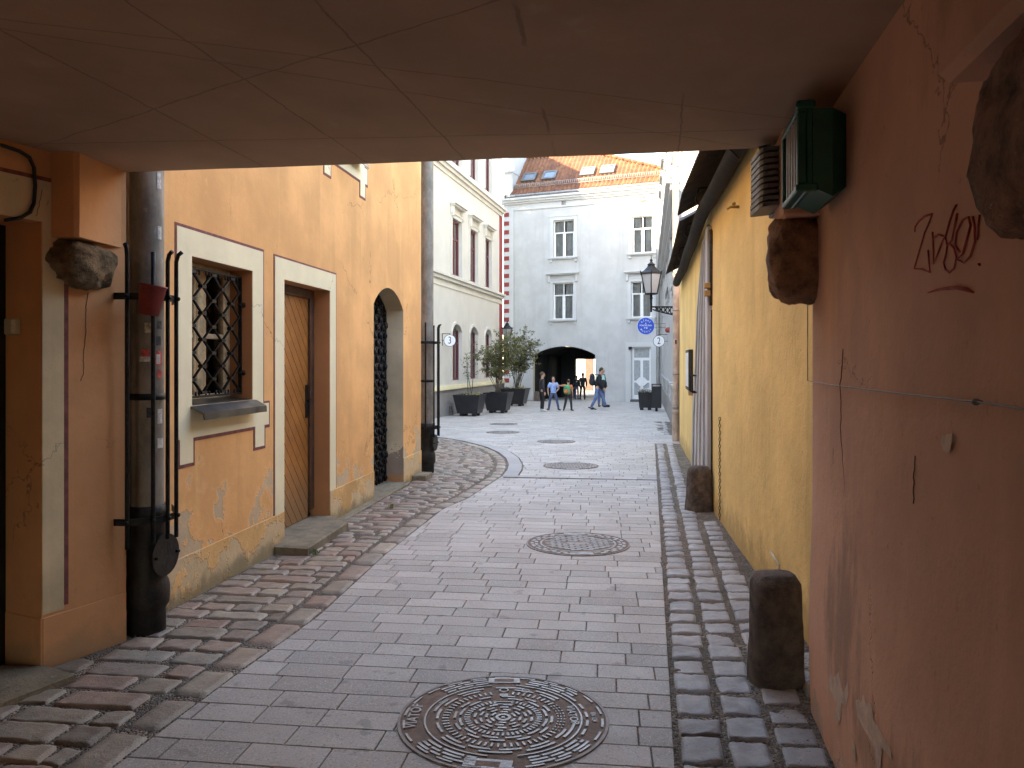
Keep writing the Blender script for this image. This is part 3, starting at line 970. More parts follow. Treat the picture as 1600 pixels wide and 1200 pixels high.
def zceil(x): return 2.657 + .02 * (1.3 - x)
PB = thing('passage_building', 'brown plastered building whose low passage vault spans the lane overhead', 'building', (0, 0, 0))
P0 = (-2.52, 4.113); P1 = (-2.305, 4.587)
FL = F(P0, (P1[0] - P0[0], P1[1] - P0[1]))
UL = math.hypot(P1[0] - P0[0], P1[1] - P0[1])
FR = F((.712, 0), (.195, 1), (-.9815, .1914))
# ceiling, ragged at its front edge
cm = M()
rows = []
NX = 70
for j in range(15):
    row = []
    for i in range(NX + 1):
        x0 = -4.2 + (2.3 + 4.2) * i / NX
        yf = 4.587 - (x0 + 2.305) * .2229
        if j == 14: yf += .012 * mnoise.noise(Vector((x0 * 9, 1, 0))) + .006 * mnoise.noise(Vector((x0 * 31, 5, 0)))
        y0 = -7 + (yf + 7) * (j / 14) ** .6
        wav = .012 * mnoise.noise(Vector((x0 * .8, y0 * .8, 3)))
        row.append((x0, y0, zceil(x0) + wav))
    rows.append(row)
# front fascia turning up
rows.append([(x, y + .02, z + .03) for x, y, z in rows[-1]])
rows.append([(x, y + .02, z + .5) for x, y, z in rows[-2]])
vs = [p for r_ in rows for p in r_]
fs = [(j * (NX + 1) + i, j * (NX + 1) + i + 1, (j + 1) * (NX + 1) + i + 1, (j + 1) * (NX + 1) + i) for j in range(len(rows) - 1) for i in range(NX)]
cm.add(vs, fs, 0, True); cm.obj('ceiling', m_ceil, PB)
# body above
um = M(); um.vprism([(-2.36, 4.63), (1.47, 3.775), (3.4, 3.35), (3.4, -7), (-8, -7), (-8, 4.60)], 3.0, 7.0)
um.obj('upper_storey', m_passl, PB)
# left wall, with the dark doorway towards the camera
lm = M()
lm.wall(FL, -1.25, UL, -.3, 2.85, [(-1.0, 0, -.3, 2.35, 0, .30)])
lm.quad(FL.p(UL, 0, -.3), (-2.42, 4.60, -.3), (-2.42, 4.60, 2.85), FL.p(UL, 0, 2.85))
q = FL.p(-1.25, 0, 0)
lm.quad((q[0], q[1], -.3), (q[0] - 10 * .195, q[1] - 10, -.3), (q[0] - 10 * .195, q[1] - 10, 2.95), (q[0], q[1], 2.95))
wl = lm.obj('side_wall', m_passl, PB)
sm_ = M()
sm_.box(FL, .003, .125, 0, .004, .24, 2.57); sm_.box(FL, -1.12, .003, 0, .004, 2.35, 2.57)
sm_.obj('door_surround', m_creamd, PB)
mm = M(); mm.box(FL, .125, .152, 0, .003, .26, 2.55); mm.box(FL, -1.12, .125, 0, .003, 2.57, 2.592)
mm.obj('painted_line', m_maroon, PB)
bm2 = M(); bm2.bbox(FL, .0, UL - .003, 0, .010, -.3, .225, .004); bm2.bbox(FL, -.012, 0, -.29, .010, -.3, .225, .004); bm2.obj('plinth', m_passl, PB)
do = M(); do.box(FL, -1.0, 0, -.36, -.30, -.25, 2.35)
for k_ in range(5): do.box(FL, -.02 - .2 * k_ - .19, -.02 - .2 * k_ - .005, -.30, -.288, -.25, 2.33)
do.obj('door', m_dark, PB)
ts = M()
ts.vprism([(-2.48, 4.10), (-2.26, 3.98), (-2.72, 3.05), (-3.1, 3.1), (-2.85, 4.1)], -.25, g(3.7) + .022)
ts.obj('door_sill', m_step, PB)
# corbels: a plastered block with a rough stone below
def lump(name, c, rad, mat, parent, sd, rot=0., pw=.62, nz=.42):
    m = M()
    vs = []; seg, rg = 40, 26; c = Vector(c); sp = lambda x: math.copysign(abs(x) ** pw, x)
    for i in range(rg + 1):
        ph = math.pi * i / rg
        for j in range(seg):
            th = 2 * math.pi * j / seg
            v = Vector((sp(math.sin(ph)) * sp(math.cos(th)), sp(math.sin(ph)) * sp(math.sin(th)), sp(math.cos(ph))))
            k = 1 + nz * (.5 * mnoise.noise(v * 1.6 + Vector((sd, 0, 0))) + .28 * mnoise.noise(v * 4 + Vector((0, sd, 0))) + .16 * mnoise.noise(v * 10 + Vector((0, sd, 3))))
            v = Vector((v.x * rad[0] * k, v.y * rad[1] * k, v.z * rad[2] * (1 + (k - 1) * .6)))
            v.x, v.y = v.x * math.cos(rot) - v.y * math.sin(rot), v.x * math.sin(rot) + v.y * math.cos(rot)
            vs.append(c + v)
    m.add(vs, [(i * seg + j, (i + 1) * seg + j, (i + 1) * seg + (j + 1) % seg, i * seg + (j + 1) % seg) for i in range(rg) for j in range(seg)], 0, True)
    return m.obj(name, mat, parent)
cb = M()
A = (-2.50, 4.16); B = (-2.350, 4.155); Cc = (-2.316, 4.595)
def cblock(m, pts, z0, z1, cham):
    m.vprism(pts, z0, z1)
cblock(cb, [A, (-2.365, 4.142), (-2.342, 4.160), Cc, (-2.36, 4.62), (-2.55, 4.3)], 2.275, 2.80, .02)
c1 = cb.obj('corbel', m_passl, PB)
lump('corbel_stone', (-2.435, 4.33, 2.145), (.125, .19, .145), m_rubble, c1, 1.3, -.3, .8, .5)
cb = M(); cb.bbox(FR, 3.52, 3.86, -.05, .155, 2.26, 2.72, .012)
c2 = cb.obj('corbel', m_pass, PB)
pz = FR.p(3.70, .055, 2.085)
lump('corbel_stone', pz, (.145, .14, .205), m_redstone, c2, 4.7, R(-11), .55, .3)
cb = M(); cb.bbox(FR, 1.05, 1.66, -.05, .12, 2.19, 2.74, .02)
c3 = cb.obj('corbel', m_pass, PB)
pz = FR.p(1.285, .02, 1.99)
lump('corbel_stone', pz, (.12, .22, .165), m_redstone, c3, 8.2, R(-11), .6, .34)
# right wall, its front corner rounded, bulging a little at the foot
rm = M()
prof = []
uu = [-7, -3, 0, .5, 1, 1.5, 2, 2.4, 2.8, 3.1, 3.3, 3.5, 3.6, 3.68]
pl_ = [(u, 0.) for u in uu]
for i in range(1, 8):
    a = R(90 * i / 7); pl_.append((3.68 + .13 * math.sin(a), -.13 + .13 * math.cos(a)))
pl_.append((3.81, -.45))
zs = [-.3, -.05, .1, .25, .4, .6, .8, 1, 1.3, 1.6, 1.9, 2.2, 2.5, 2.9]
vs = []
for z in zs:
    for u, n in pl_:
        b_ = .018 * math.exp(-((z - .35) / .45) ** 2) + .003 * mnoise.noise(Vector((u * 1.1, z * 1.1, 9)))
        vs.append(FR.p(u + (b_ if n < -.02 else 0), n + b_, z))
K = len(pl_)
rm.add(vs, [(j * K + i, j * K + i + 1, (j + 1) * K + i + 1, (j + 1) * K + i) for j in range(len(zs) - 1) for i in range(K - 1)], 0, True)
rm.obj('side_wall', m_pass, PB)
# graffiti strokes
gz = lambda x, y: hit(FR, 1250 + x * .41667, y * .41667, .002)
gm_ = M()
ST = [[(430, 870), (432, 850), (445, 830), (468, 811), (495, 803), (486, 830), (468, 870), (446, 945), (428, 1008), (460, 1010), (488, 1020), (483, 980), (480, 938)],
      [(497, 870), (499, 920), (502, 988), (515, 955), (530, 915), (543, 886), (520, 880), (505, 888)],
      [(587, 768), (575, 790), (562, 830), (545, 890), (552, 918), (572, 900), (590, 800)],
      [(552, 918), (548, 950), (538, 985), (545, 1010), (560, 1021), (578, 1005), (586, 965), (576, 930), (560, 915)],
      [(600, 945), (583, 920), (588, 870), (610, 825), (632, 813), (640, 845), (625, 900), (612, 950), (592, 975), (615, 985), (640, 960), (657, 905), (655, 850), (648, 812)],
      [(674, 805), (668, 850), (664, 900)], [(670, 990), (674, 994), (672, 988)]]
for s_ in ST: gm_.tube([gz(*p) for p in s_], .0034, 5, 0, False, .6)
gm_.tube([gz(*p) for p in ((480, 1098), (510, 1088), (545, 1082), (590, 1078), (625, 1085), (650, 1097))], [.003, .006, .008, .010, .010, .004], 5, 0, False, .5)
gm_.obj('graffiti', m_graf, PB)
pm2 = M()
for pts in ([(405, 262), (410, 240), (418, 244), (424, 236), (432, 238), (439, 232), (438, 258), (433, 278), (424, 292), (412, 282)],):
    pm2.poly([hit(FR, 1250 + x * .5418, 550 + y * .5418, .008) for x, y in pts])
for off in ([(88, 925), (96, 940), (112, 922), (116, 950), (124, 985), (138, 950), (140, 985), (132, 1022), (118, 1010), (116, 1060), (108, 1072), (98, 1052), (106, 1020), (92, 985), (78, 965)],
            [(160, 1005), (168, 1000), (176, 1012), (182, 985), (190, 1015), (204, 1010), (212, 1060), (228, 1082), (240, 1112), (262, 1150), (264, 1176), (248, 1155), (236, 1140), (232, 1200), (222, 1200), (215, 1150), (198, 1110), (182, 1085), (166, 1050)],
            [(150, 1110), (158, 1140), (160, 1180), (153, 1170)]):
    pm2.poly([hit(FR, 1250 + x * .5418, 550 + y * .5418, .0195) for x, y in off])
pm2.objs('bare_patch', simple('bare_plaster', (.62, .47, .37), .9, 0, .2, 18, .2, 60), PB)

# small things in the passage
sw = thing('light_switch', 'small cream light switch on the dark door jamb', 'switch', FL.p(0, -.25, 1.75))
FJ = F(P0, (-FL.n[0], -FL.n[1]), (-FL.u[0], -FL.u[1]))
m = M(); m.bbox(FJ, .165, .255, 0, .042, 1.745, 1.835, .008); m.obj('housing', m_switch, sw)
m = M(); m.bbox(FJ, .172, .235, .042, .050, 1.752, 1.828, .004); m.obj('rocker', m_switch, sw)
cbm = M()
pts = [hit(FL, *p, .018) for p in ((-40, 214), (0, 226), (30, 236), (46, 246), (53, 262), (55, 290), (53, 318), (47, 332), (33, 340), (8, 344))]
cbm.tube(pts, .0095, 7)
o = cbm.obj('cable', m_black, None, tuple(pts[2])); tag(o, 'black cable looping over the dark doorway at the left', 'cable')
wm = M()
p = [hit(FR, *q, .014) for q in ((1262, 475), (1262, 595), (1300, 602), (1400, 614), (1525, 628), (1600, 639), (1800, 660))]
wm.tube(p, .0022, 5)
wt = thing('wall_wire', 'thin wire strung along the brown right passage wall', 'wire', p[4])
wm.obj('strand', m_fl, wt)
m = M(); m.ell(p[4], (.010, .007, .008)); m.tube([p[4], p[4] + Vector((.016, 0, 0))], .004); m.obj('holder', m_fl, wt)

# floodlights on the right wall
fl = thing('floodlight', 'green metal floodlight with a louvred front fixed under the passage ceiling', 'floodlight', FR.p(3.15, .02, 2.4))
m = M()
u0, u1 = 2.99, 3.36
vs = []
for n_, s0, s1, za, zb in ((0.0, .03, .03, 2.275, 2.555), (.055, 0, 0, 2.235, 2.575), (.135, 0, 0, 2.275, 2.575)):
    vs += [FR.p(u0 + s0, n_, za), FR.p(u1 - s1, n_, za), FR.p(u1 - s1, n_, zb), FR.p(u0 + s0, n_, zb)]
fs = [(3, 2, 1, 0)]
for k_ in range(2):
    o_ = k_ * 4
    fs += [(o_ + i, o_ + (i + 1) % 4, o_ + 4 + (i + 1) % 4, o_ + 4 + i) for i in range(4)]
m.add(vs, fs)
m.bbox(FR, u0 - .012, u1 + .012, .128, .150, 2.262, 2.588, .005)
m.obj('housing', m_green, fl)
m = M()
rim = .024
for a, b_, c_, d_ in ((u0 - .012, u1 + .012, 2.262, 2.262 + rim), (u0 - .012, u1 + .012, 2.588 - rim, 2.588), (u0 - .012, u0 + rim - .012, 2.262 + rim, 2.588 - rim), (u1 - rim + .012, u1 + .012, 2.262 + rim, 2.588 - rim)):
    m.bbox(FR, a, b_, .150, .186, c_, d_, .005)
m.bbox(FR, u0 - .018, u0 + .012, .12, .19, 2.575, 2.606, .006); m.bbox(FR, u0 - .018, u0 + .02, .11, .192, 2.255, 2.285, .006)
m.obj('front_rim', m_green, fl)
m = M()
for k_ in range(5): m.box(FR, u0 + .03 + k_ * .062, u0 + .046 + k_ * .062, .158, .180, 2.286, 2.564)
for k_ in range(9): m.box(FR, u0 + .012, u1 - .012, .150, .157, 2.286 + k_ * .031, 2.306 + k_ * .031)
m.obj('louvre', m_slat, fl)
f2 = thing('floodlight', 'grey floodlight with stacked cooling fins beside the green lamp', 'floodlight', (1.28, 3.72, 2.5))
FX = F((1.29, 3.60), (.10, 1), (-.995, .0995))
m = M(); m.bbox(FX, 0, .30, -.012, .018, 2.325, 2.635, .006); m.obj('back_plate', m_fl, f2)
m = M()
for k_ in range(10):
    z = 2.345 + k_ * .029; ex = .115 if k_ > 1 else .118
    pp = [(0.01, .018), (0.01, ex - .03), (.02, ex - .01), (.05, ex), (.25, ex), (.28, ex - .01), (.29, ex - .03), (.29, .018)]
    base = [FX.p(u, n, 0) for u, n in pp]
    dz = .004
    m.add([(b[0], b[1], z - .011 * i_ - .004) for i_, b in zip([0, .6, .9, 1, 1, .9, .6, 0], base)] + [(b[0], b[1], z + .012 - .006 * i_) for i_, b in zip([0, .6, .9, 1, 1, .9, .6, 0], base)],
          [tuple(range(8))[::-1], tuple(range(8, 16))] + [(i, (i + 1) % 8, 8 + (i + 1) % 8, 8 + i) for i in range(8)])
m.obj('cooling_fins', m_fl, f2)
m = M(); m.tube([FX.p(.15, .0, 2.62), FX.p(.15, .05, 2.655), FX.p(.12, .10, 2.64), FX.p(.1, .085, 2.60)], .008); m.tube([FX.p(.15, -.01, 2.60), FX.p(.1, -.10, 2.63), FX.p(-.1, -.14, 2.63)], .006)
m.obj('lead', m_fl, f2)
m = M(); m.tube([FX.p(.0, -.02, 2.56), FX.p(-.05, -.10, 2.56), FX.p(-.05, -.18, 2.56)], .014, 6); m.obj('bracket', m_fl, f2)

# granite guard stones
def guard(name, label, x, y, w0, w1, h, rot, group='stone guards at the wall foot', mat=m_granite):
    m = M(); zb = g(y) - .05; prof = []
    for t in range(15):
        z = t / 14
        r = w0 + (w1 - w0) * z
        if z > .90: r *= math.sqrt(max(.0, 1 - ((z - .90) / .10) ** 2 * .38))
        prof.append((r, z * h))
    vs = []; seg = 28
    for r, z in prof:
        for j in range(seg):
            th = 2 * math.pi * j / seg
            sp = lambda v: math.copysign(abs(v) ** .62, v)
            cx_, sy_ = sp(math.cos(th)), sp(math.sin(th))
            k = 1 + .05 * mnoise.noise(Vector((cx_ * 1.5 + x, sy_ * 1.5, z * 5))) + .02 * mnoise.noise(Vector((cx_ * 6 + x, sy_ * 6, z * 16)))
            vx, vy = cx_ * r * k, sy_ * r * .85 * k
            vs.append((x + vx * math.cos(rot) - vy * math.sin(rot), y + vx * math.sin(rot) + vy * math.cos(rot), zb + z + .05 * 0))
    n = len(prof)
    fs = [(i * seg + j, i * seg + (j + 1) % seg, (i + 1) * seg + (j + 1) % seg, (i + 1) * seg + j) for i in range(n - 1) for j in range(seg)]
    vs.append((x, y, zb + h + .012)); fs += [((n - 1) * seg + j, (n - 1) * seg + (j + 1) % seg, n * seg) for j in range(seg)]
    m.add(vs, fs, 0, True)
    o = m.obj(name, mat, None, (x, y, zb)); tag(o, label, 'guard stone', group)
guard('guard_stone', 'dark worn granite guard stone at the brown passage wall corner, largest one', 1.365, 3.98, .135, .118, .60, .05)
guard('guard_stone', 'rounded brown granite guard stone standing before the grey plank gate', 2.155, 8.85, .155, .125, .55, .1)
guard('guard_stone', 'low grey guard stone at the foot of the cream building wall', -2.32, 27.6, .22, .16, .42, .2)
guard('guard_stone', 'small dark guard stone at the left edge of the far archway', 1.32, 40.9, .17, .12, .55, .2)
m = M()
a = hit(FR, 1204, 862, .35); 
FS = F((1.52, 4.75), (.1, 1), (-1, .1))
m = M()
FY2 = F((1.67, 4.0), (.13, 1), (-.9917, .129)); k1, k2, k3 = hit(FY2, 1204, 862, .02), hit(FY2, 1217, 884, .05), hit(FY2, 1217, 905, .05)
b0 = Vector(FS.p(.01, .03, .42)); b1 = Vector((1.585, 4.95, .56))
m.tube([k1, k2], .010, 4); m.tube([k2, k3, (k3.x, k3.y, g(k3.y))], .010, 4)
o = m.obj('wooden_batten', simple('pale_batten', (.55, .44, .30), .7), None, (1.58, 4.8, g(4.8))); tag(o, 'thin broken wooden batten sticking up behind the dark guard stone', 'batten')

# ================================================================== orange house
OB = thing('orange_house', 'orange plastered house with cream window and door surrounds and peeling base', 'house', (-3.028, 4.6, 0))
FW = F((-3.028, 0), (.139, 1)); KU = math.hypot(.139, 1)
H_ = lambda a, b, c, d, r, dep: (a * KU, b * KU, c, d, r, dep)
holes = [H_(5.438, 6.339, 1.287, 2.348, 0, .26), H_(6.94, 8.04, -.2, 2.343, 0, .22), H_(9.49, 10.79, -.3, 2.57, .25, .27), H_(8.04, 8.94, 3.947, 5.008, 0, .26), H_(5.0, 5.9, 3.947, 5.008, 0, .26)]
m = M(); m.wall(FW, 4.55 * KU, 11.75 * KU, -.3, 7.7, holes, 0, 1)
c_ = FW.p(11.75 * KU, 0, 0); dd = (-.99, .1377)
m.quad((c_[0], c_[1], -.3), (c_[0] + dd[0] * 12, c_[1] + dd[1] * 12, -.3), (c_[0] + dd[0] * 12, c_[1] + dd[1] * 12, 7.7), (c_[0], c_[1], 7.7))
a_ = FW.p(4.55 * KU, 0, 0); a2 = (a_[0] + dd[0] * 12, a_[1] + dd[1] * 12); c2_ = (c_[0] + dd[0] * 12, c_[1] + dd[1] * 12)
m.quad((a_[0], a_[1], -.3), (a2[0], a2[1], -.3), (a2[0], a2[1], 7.7), (a_[0], a_[1], 7.7)); m.quad((a2[0], a2[1], -.3), (c2_[0], c2_[1], -.3), (c2_[0], c2_[1], 7.7), (a2[0], a2[1], 7.7))
m.obj('wall', [m_orange, m_reveal], OB)
m = M()
e0 = FW.p(4.5 * KU, .35, 7.7); e1 = FW.p(11.95 * KU, .35, 7.7)
b0 = FW.p(4.5 * KU, -6, 12.4); b1 = FW.p(11.95 * KU, -6, 12.4); d0 = FW.p(4.5 * KU, -12, 7.65); d1 = FW.p(11.95 * KU, -12, 7.65)
m.quad(e0, e1, b1, b0); m.quad(b0, b1, d1, d0); m.add([e1, d1, b1], [(0, 1, 2)]); m.add([e0, b0, d0], [(0, 1, 2)]); m.quad(e0, e1, d1, d0)
m.obj('roof', m_tile, OB)  # unseen roof, ridge raised to keep sun off the lantern beyond
m = M()
for a, b in ((4.60, 6.94), (8.04, 9.49), (10.79, 11.762)): m.bbox(FW, a * KU, b * KU, 0, .010, -.35, .245 - .012 * 0, .004)
m.objs('plinth', m_orange_plinth, OB)
m = M()
rv = (9.49 * KU, 10.79 * KU)
m.quad(FW.p(rv[1] - .002, 0.001, .0), FW.p(rv[1] - .002, -.27, .0), FW.p(rv[1] - .002, -.27, 2.32), FW.p(rv[1] - .002, 0.001, 2.32))
pa = arch_pts(rv[0], rv[1], 2.32, .248)
for (a, za), (b, zb) in zip(pa, pa[1:]): m.quad(FW.p(a, 0, za), FW.p(b, 0, zb), FW.p(b, -.27, zb), FW.p(a, -.27, za))
m.obj('arch_reveal', plaster('beige_reveal', (.60, .50, .34), .25, .2, .3, 60, peel=(1.0, .2, (.36, .28, .22))), OB)

def ring_win(sy, sz, name):
    Y = lambda y: (y + sy) * KU
    Z = lambda z: z + sz
    cr = M(); mr = M()
    for (a, b, c, d) in ((5.255, 5.438, 1.245, 2.532), (6.339, 6.527, 1.245, 2.532), (5.438, 6.339, 2.348, 2.532), (5.255, 6.633, 1.06, 1.245), (5.438, 6.339, 1.245, 1.287), (5.29, 5.455, .885, 1.06), (6.385, 6.55, .885, 1.06)):
        cr.box(FW, Y(a), Y(b), .0, .007, Z(c), Z(d))
    for (a, b, c, d) in ((5.235, 6.547, 2.532, 2.554), (6.527, 6.549, 1.245, 2.532), (5.236, 5.255, 1.06, 2.532), (6.527, 6.655, 1.245, 1.262), (6.633, 6.655, 1.045, 1.245), (5.455, 6.385, 1.034, 1.06), (6.55, 6.655, 1.034, 1.06), (5.236, 5.29, 1.034, 1.06),
                         (5.455, 5.478, .86, 1.034), (5.268, 5.29, .86, 1.034), (5.29, 5.455, .86, .885), (6.55, 6.573, .86, 1.034), (6.363, 6.385, .86, 1.034), (6.385, 6.55, .86, .885)):
        mr.box(FW, Y(a), Y(b), 0, .004, Z(c), Z(d))
    w_ = cr.obj('window', m_cream, OB); mr.obj('painted_line', m_maroon, w_)
    fm = M(); y0, y1, z0, z1 = Y(5.438), Y(6.339), Z(1.287), Z(2.348)
    for a, b, c, d in ((y0, y0 + .06, z0, z1), (y1 - .06, y1, z0, z1), (y0 + .06, y1 - .06, z0, z0 + .06), (y0 + .06, y1 - .06, z1 - .06, z1), ((y0 + y1) / 2 - .05, (y0 + y1) / 2 + .05, z0 + .06, z1 - .06)):
        fm.bbox(FW, a, b, -.25, -.19, c, d, .006)
    for a, b in ((y0 + .06, (y0 + y1) / 2 - .05), ((y0 + y1) / 2 + .05, y1 - .06)):
        fm.bbox(FW, a, b, -.24, -.20, Z(1.78), Z(1.82), .005)
        fm.bbox(FW, a, a + .04, -.245, -.195, z0 + .06, z1 - .06, .004); fm.bbox(FW, b - .04, b, -.245, -.195, z0 + .06, z1 - .06, .004)
    fm.obj('frame', m_frame, w_)
    gl = M(); gl.quad(FW.p(y0 + .05, -.22, z0 + .05), FW.p(y1 - .05, -.22, z0 + .05), FW.p(y1 - .05, -.22, z1 - .05), FW.p(y0 + .05, -.22, z1 - .05)); gl.obj('pane', m_glass, w_)
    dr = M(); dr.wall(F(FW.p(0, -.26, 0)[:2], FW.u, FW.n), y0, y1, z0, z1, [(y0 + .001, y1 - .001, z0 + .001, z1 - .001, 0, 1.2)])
    dr.quad(FW.p(y0, -1.4, z0), FW.p(y1, -1.4, z0), FW.p(y1, -1.4, z1), FW.p(y0, -1.4, z1)); dr.obj('shade_backing', m_dark, w_)  # room gloom painted on: near-black box behind the pane
    sl = M()
    pr = [(-.20, z0 + .03), (.03, z0 - .005), (.115, z0 - .05), (.118, z0 - .10), (.108, z0 - .10), (.10, z0 - .062), (.02, z0 - .022), (-.20, z0 + .012)]
    k = len(pr); rr_ = random.Random(5); nseg = 14; vs = []
    for i in range(nseg + 1):
        u = y0 - .02 + (y1 - y0 + .05) * i / nseg
        for j, (n, z) in enumerate(pr):
            wv = .003 * mnoise.noise(Vector((u * 5, n * 9, 4))) * (1 if .0 < n else 0)
            vs.append(FW.p(u, n + wv, z + wv * 1.3))
    fs = [(i * k + j, i * k + (j + 1) % k, (i + 1) * k + (j + 1) % k, (i + 1) * k + j) for i in range(nseg) for j in range(k)] + [tuple(range(k)), tuple(range(nseg * k, nseg * k + k))]
    sl.add(vs, fs, 0, False); sl.obj('sill', m_sill, w_)
    return w_, y0, y1, z0, z1
w_, y0, y1, z0, z1 = ring_win(0, 0, 'window')
gr = M(); n0 = -.095
gz0, gz1 = z0 + .045, z1 - .05
for a, b, c, d in ((y0 + .008, y0 + .026, gz0, gz1), (y1 - .026, y1 - .008, gz0, gz1), (y0 + .026, y1 - .026, gz0, gz0 + .016), (y0 + .026, y1 - .026, gz1 - .016, gz1)):
    gr.box(FW, a, b, n0 - .012, n0 + .012, c, d)
NC = 6; s_ = (y1 - y0 - .05) / NC; NZ = 9; hz = (gz1 - gz0 - .07) / NZ
for k_ in range(NC):
    uc = y0 + .025 + (k_ + .5) * s_; pth = []
    for j in range(NZ + 1):
        sgn = 1 if (j + k_) % 2 else -1
        pth.append(Vector(FW.p(uc + sgn * (s_ / 2 - .009), n0, gz0 + .035 + j * hz)))
    gr.tube(pth, .0125, 6)
    for j in range(NZ + 1):
        if (j + k_) % 2 and k_ < NC - 1:
            gr.box(FW, uc + s_ / 2 - .030, uc + s_ / 2 + .030, n0 - .018, n0 + .018, gz0 + .035 + j * hz - .012, gz0 + .035 + j * hz + .012)
    cu = uc; r_ = .026
    for zc, sg in ((gz1 - .035, 1), (gz0 + .028, -1)):
        gr.tube([Vector(FW.p(cu + r_ * math.cos(t), n0 + .004, zc + sg * r_ * math.sin(t) * .9)) for t in [R(x) for x in range(-40, 221, 26)]], .008, 6)
gr.obj('grille', m_iron, w_)
hb = M()
for z in (z0 + .22, z0 + .78):
    hb.ell(FW.p(y1 - .005, -.07, z), (.018, .018, .022)); hb.tube([FW.p(y1, -.07, z), FW.p(y1 - .05, -.095, z)], .008)
hb.objs('fixing', m_iron, w_)
ring_win(2.6, 2.66, 'window'); ring_win(-.44, 2.66, 'window')
# door
Y = lambda y: y * KU
dsur = M(); dl = M()
for a, b, c, d in ((6.754, 6.94, .245, 2.528), (8.04, 8.206, .245, 2.528), (6.94, 8.04, 2.343, 2.528)): dsur.box(FW, Y(a), Y(b), 0, .007, c, d)
for a, b, c, d in ((6.735, 8.225, 2.528, 2.546), (6.735, 6.754, .245, 2.528), (8.206, 8.225, .245, 2.528)): dl.box(FW, Y(a), Y(b), 0, .004, c, d)
do = dsur.obj('door', m_cream, OB); dl.obj('painted_line', m_maroon, do)
lf = M(); ua, ub, za, zb = Y(6.94) + .03, Y(8.04) - .10, -.01, 2.25
kk = 1.18; sp_ = .152
c0 = za + kk * ua
c1 = zb + kk * ub
c = c0 - .05
while c < c1:
    poly = [(ua, za), (ub, za), (ub, zb), (ua, zb)]
    poly = clip(poly, kk, 1, c + sp_ - .012)
    if len(poly) > 2: poly = clip(poly, -kk, -1, -c)
    if len(poly) > 2: lf.prism(FW, poly, -.215, -.196)
    c += sp_
lf.box(FW, ua, ub, -.24, -.21, za, zb)
lf.obj('leaf', m_wood, do)
fr2 = M()
for a, b, c, d in ((Y(6.94), ua, .06, 2.343), (ub, Y(8.04), .06, 2.343), (ua, ub, zb, 2.343)): fr2.bbox(FW, a, b, -.24, -.165, c, d, .006)
fr2.obj('frame', m_dwood, do)
hd = M(); hd.bbox(FW, ub - .07, ub - .015, -.20, -.185, 1.02, 1.36, .005)
hd.tube([FW.p(ub - .04, -.19, 1.2), FW.p(ub - .04, -.13, 1.2), FW.p(ub - .14, -.125, 1.195)], .010, 6); hd.disc(FW.p(ub - .04, -.18, 1.09), .016, (.99, -.13, 0), 12, 0, .012)
hd.obj('handle', m_iron, do)
# doorstep
m = M()
q = [FW.p(Y(6.72), .02, 0), FW.p(Y(6.70), .33, 0), FW.p(Y(7.78), .30, 0), FW.p(Y(8.06), .012, 0), FW.p(Y(8.03), -.2, 0), FW.p(Y(6.95), -.2, 0)]
vs = [(x, y, g(y) - .05) for x, y, _ in q] + [(x, y, -.022) for x, y, _ in q]
cx_, cy_ = sum(x for x, _, _ in q) / 6, sum(y for _, y, _ in q) / 6
vs += [(x + (cx_ - x) * .05, y + (cy_ - y) * .05, -.010) for x, y, _ in q]
fs = [(i, (i + 1) % 6, 6 + (i + 1) % 6, 6 + i) for i in range(6)] + [(6 + i, 6 + (i + 1) % 6, 12 + (i + 1) % 6, 12 + i) for i in range(6)] + [tuple(range(12, 18))]
m.add(vs, fs); m.obj('doorstep', m_step, OB)
m = M(); m.bbox(FW, Y(7.70), Y(10.78), -.3, .10, -.35, -.085, .012); m.bbox(FW, Y(11.2), Y(11.6), .012, .22, -.3, -.06, .012); m.objs('doorstep', m_step, OB)
# arched opening with an iron lattice gate
gt = M(); ga, gb = Y(9.49), Y(10.79)
arch = arch_pts(ga + .01, gb - .01, 2.31, .24)
gt.tube([FW.p(ga + .012, -.255, -.08)] + [FW.p(a, -.255, z) for a, z in arch] + [FW.p(gb - .012, -.255, -.08)], .016, 6)
top = lambda u: 2.55 - .25 * ((u - (ga + gb) / 2) / (.5 * (gb - ga))) ** 2
k_ = 0; u = ga + .06
while u < gb - .03:
    gt.tube([FW.p(u, -.258, -.08), FW.p(u, -.258, top(u) - .02)], .011, 5)
    z = -.02 + (k_ % 2) * .11
    while z < top(u) - .15:
        cc = FW.p(u + .06, -.256, z + .1)
        for rr_, th in ((.062, .010),):
            gt.tube([FW.p(u + .062 + rr_ * math.cos(R(t)), -.256, z + .1 + rr_ * math.sin(R(t))) for t in range(0, 360, 40)], th, 5, 0, True)
        gt.ell(FW.p(u + .0, -.25, z + .0), (.030, .030, .045), None, 7, 5, 0, .4)
        gt.ell(FW.p(u + .062, -.25, z + .20), (.024, .024, .024), None, 6, 4)
        z += .22
    u += .122; k_ += 1
lg = gt.obj('gate', m_iron, OB)
m = M(); m.quad(FW.p(ga - .1, -.9, -.3), FW.p(gb + .5, -.9, -.3), FW.p(gb + .5, -.9, 2.7), FW.p(ga - .1, -.9, 2.7))
m.quad(FW.p(ga, -.27, -.3), FW.p(ga, -.9, -.3), FW.p(ga, -.9, 2.6), FW.p(ga, -.27, 2.6)); m.quad(FW.p(gb, -.27, -.3), FW.p(gb, -.9, -.3), FW.p(gb, -.9, 2.6), FW.p(gb, -.27, 2.6)); m.quad(FW.p(ga, -.27, 2.58), FW.p(gb, -.27, 2.58), FW.p(gb, -.9, 2.58), FW.p(ga, -.9, 2.58))
m.obj('shade_backing', simple('dim_gate_backing', (.16, .13, .10), .9), lg)  # dim brown sheets stand in for the unlit space behind the gate
hb = M()
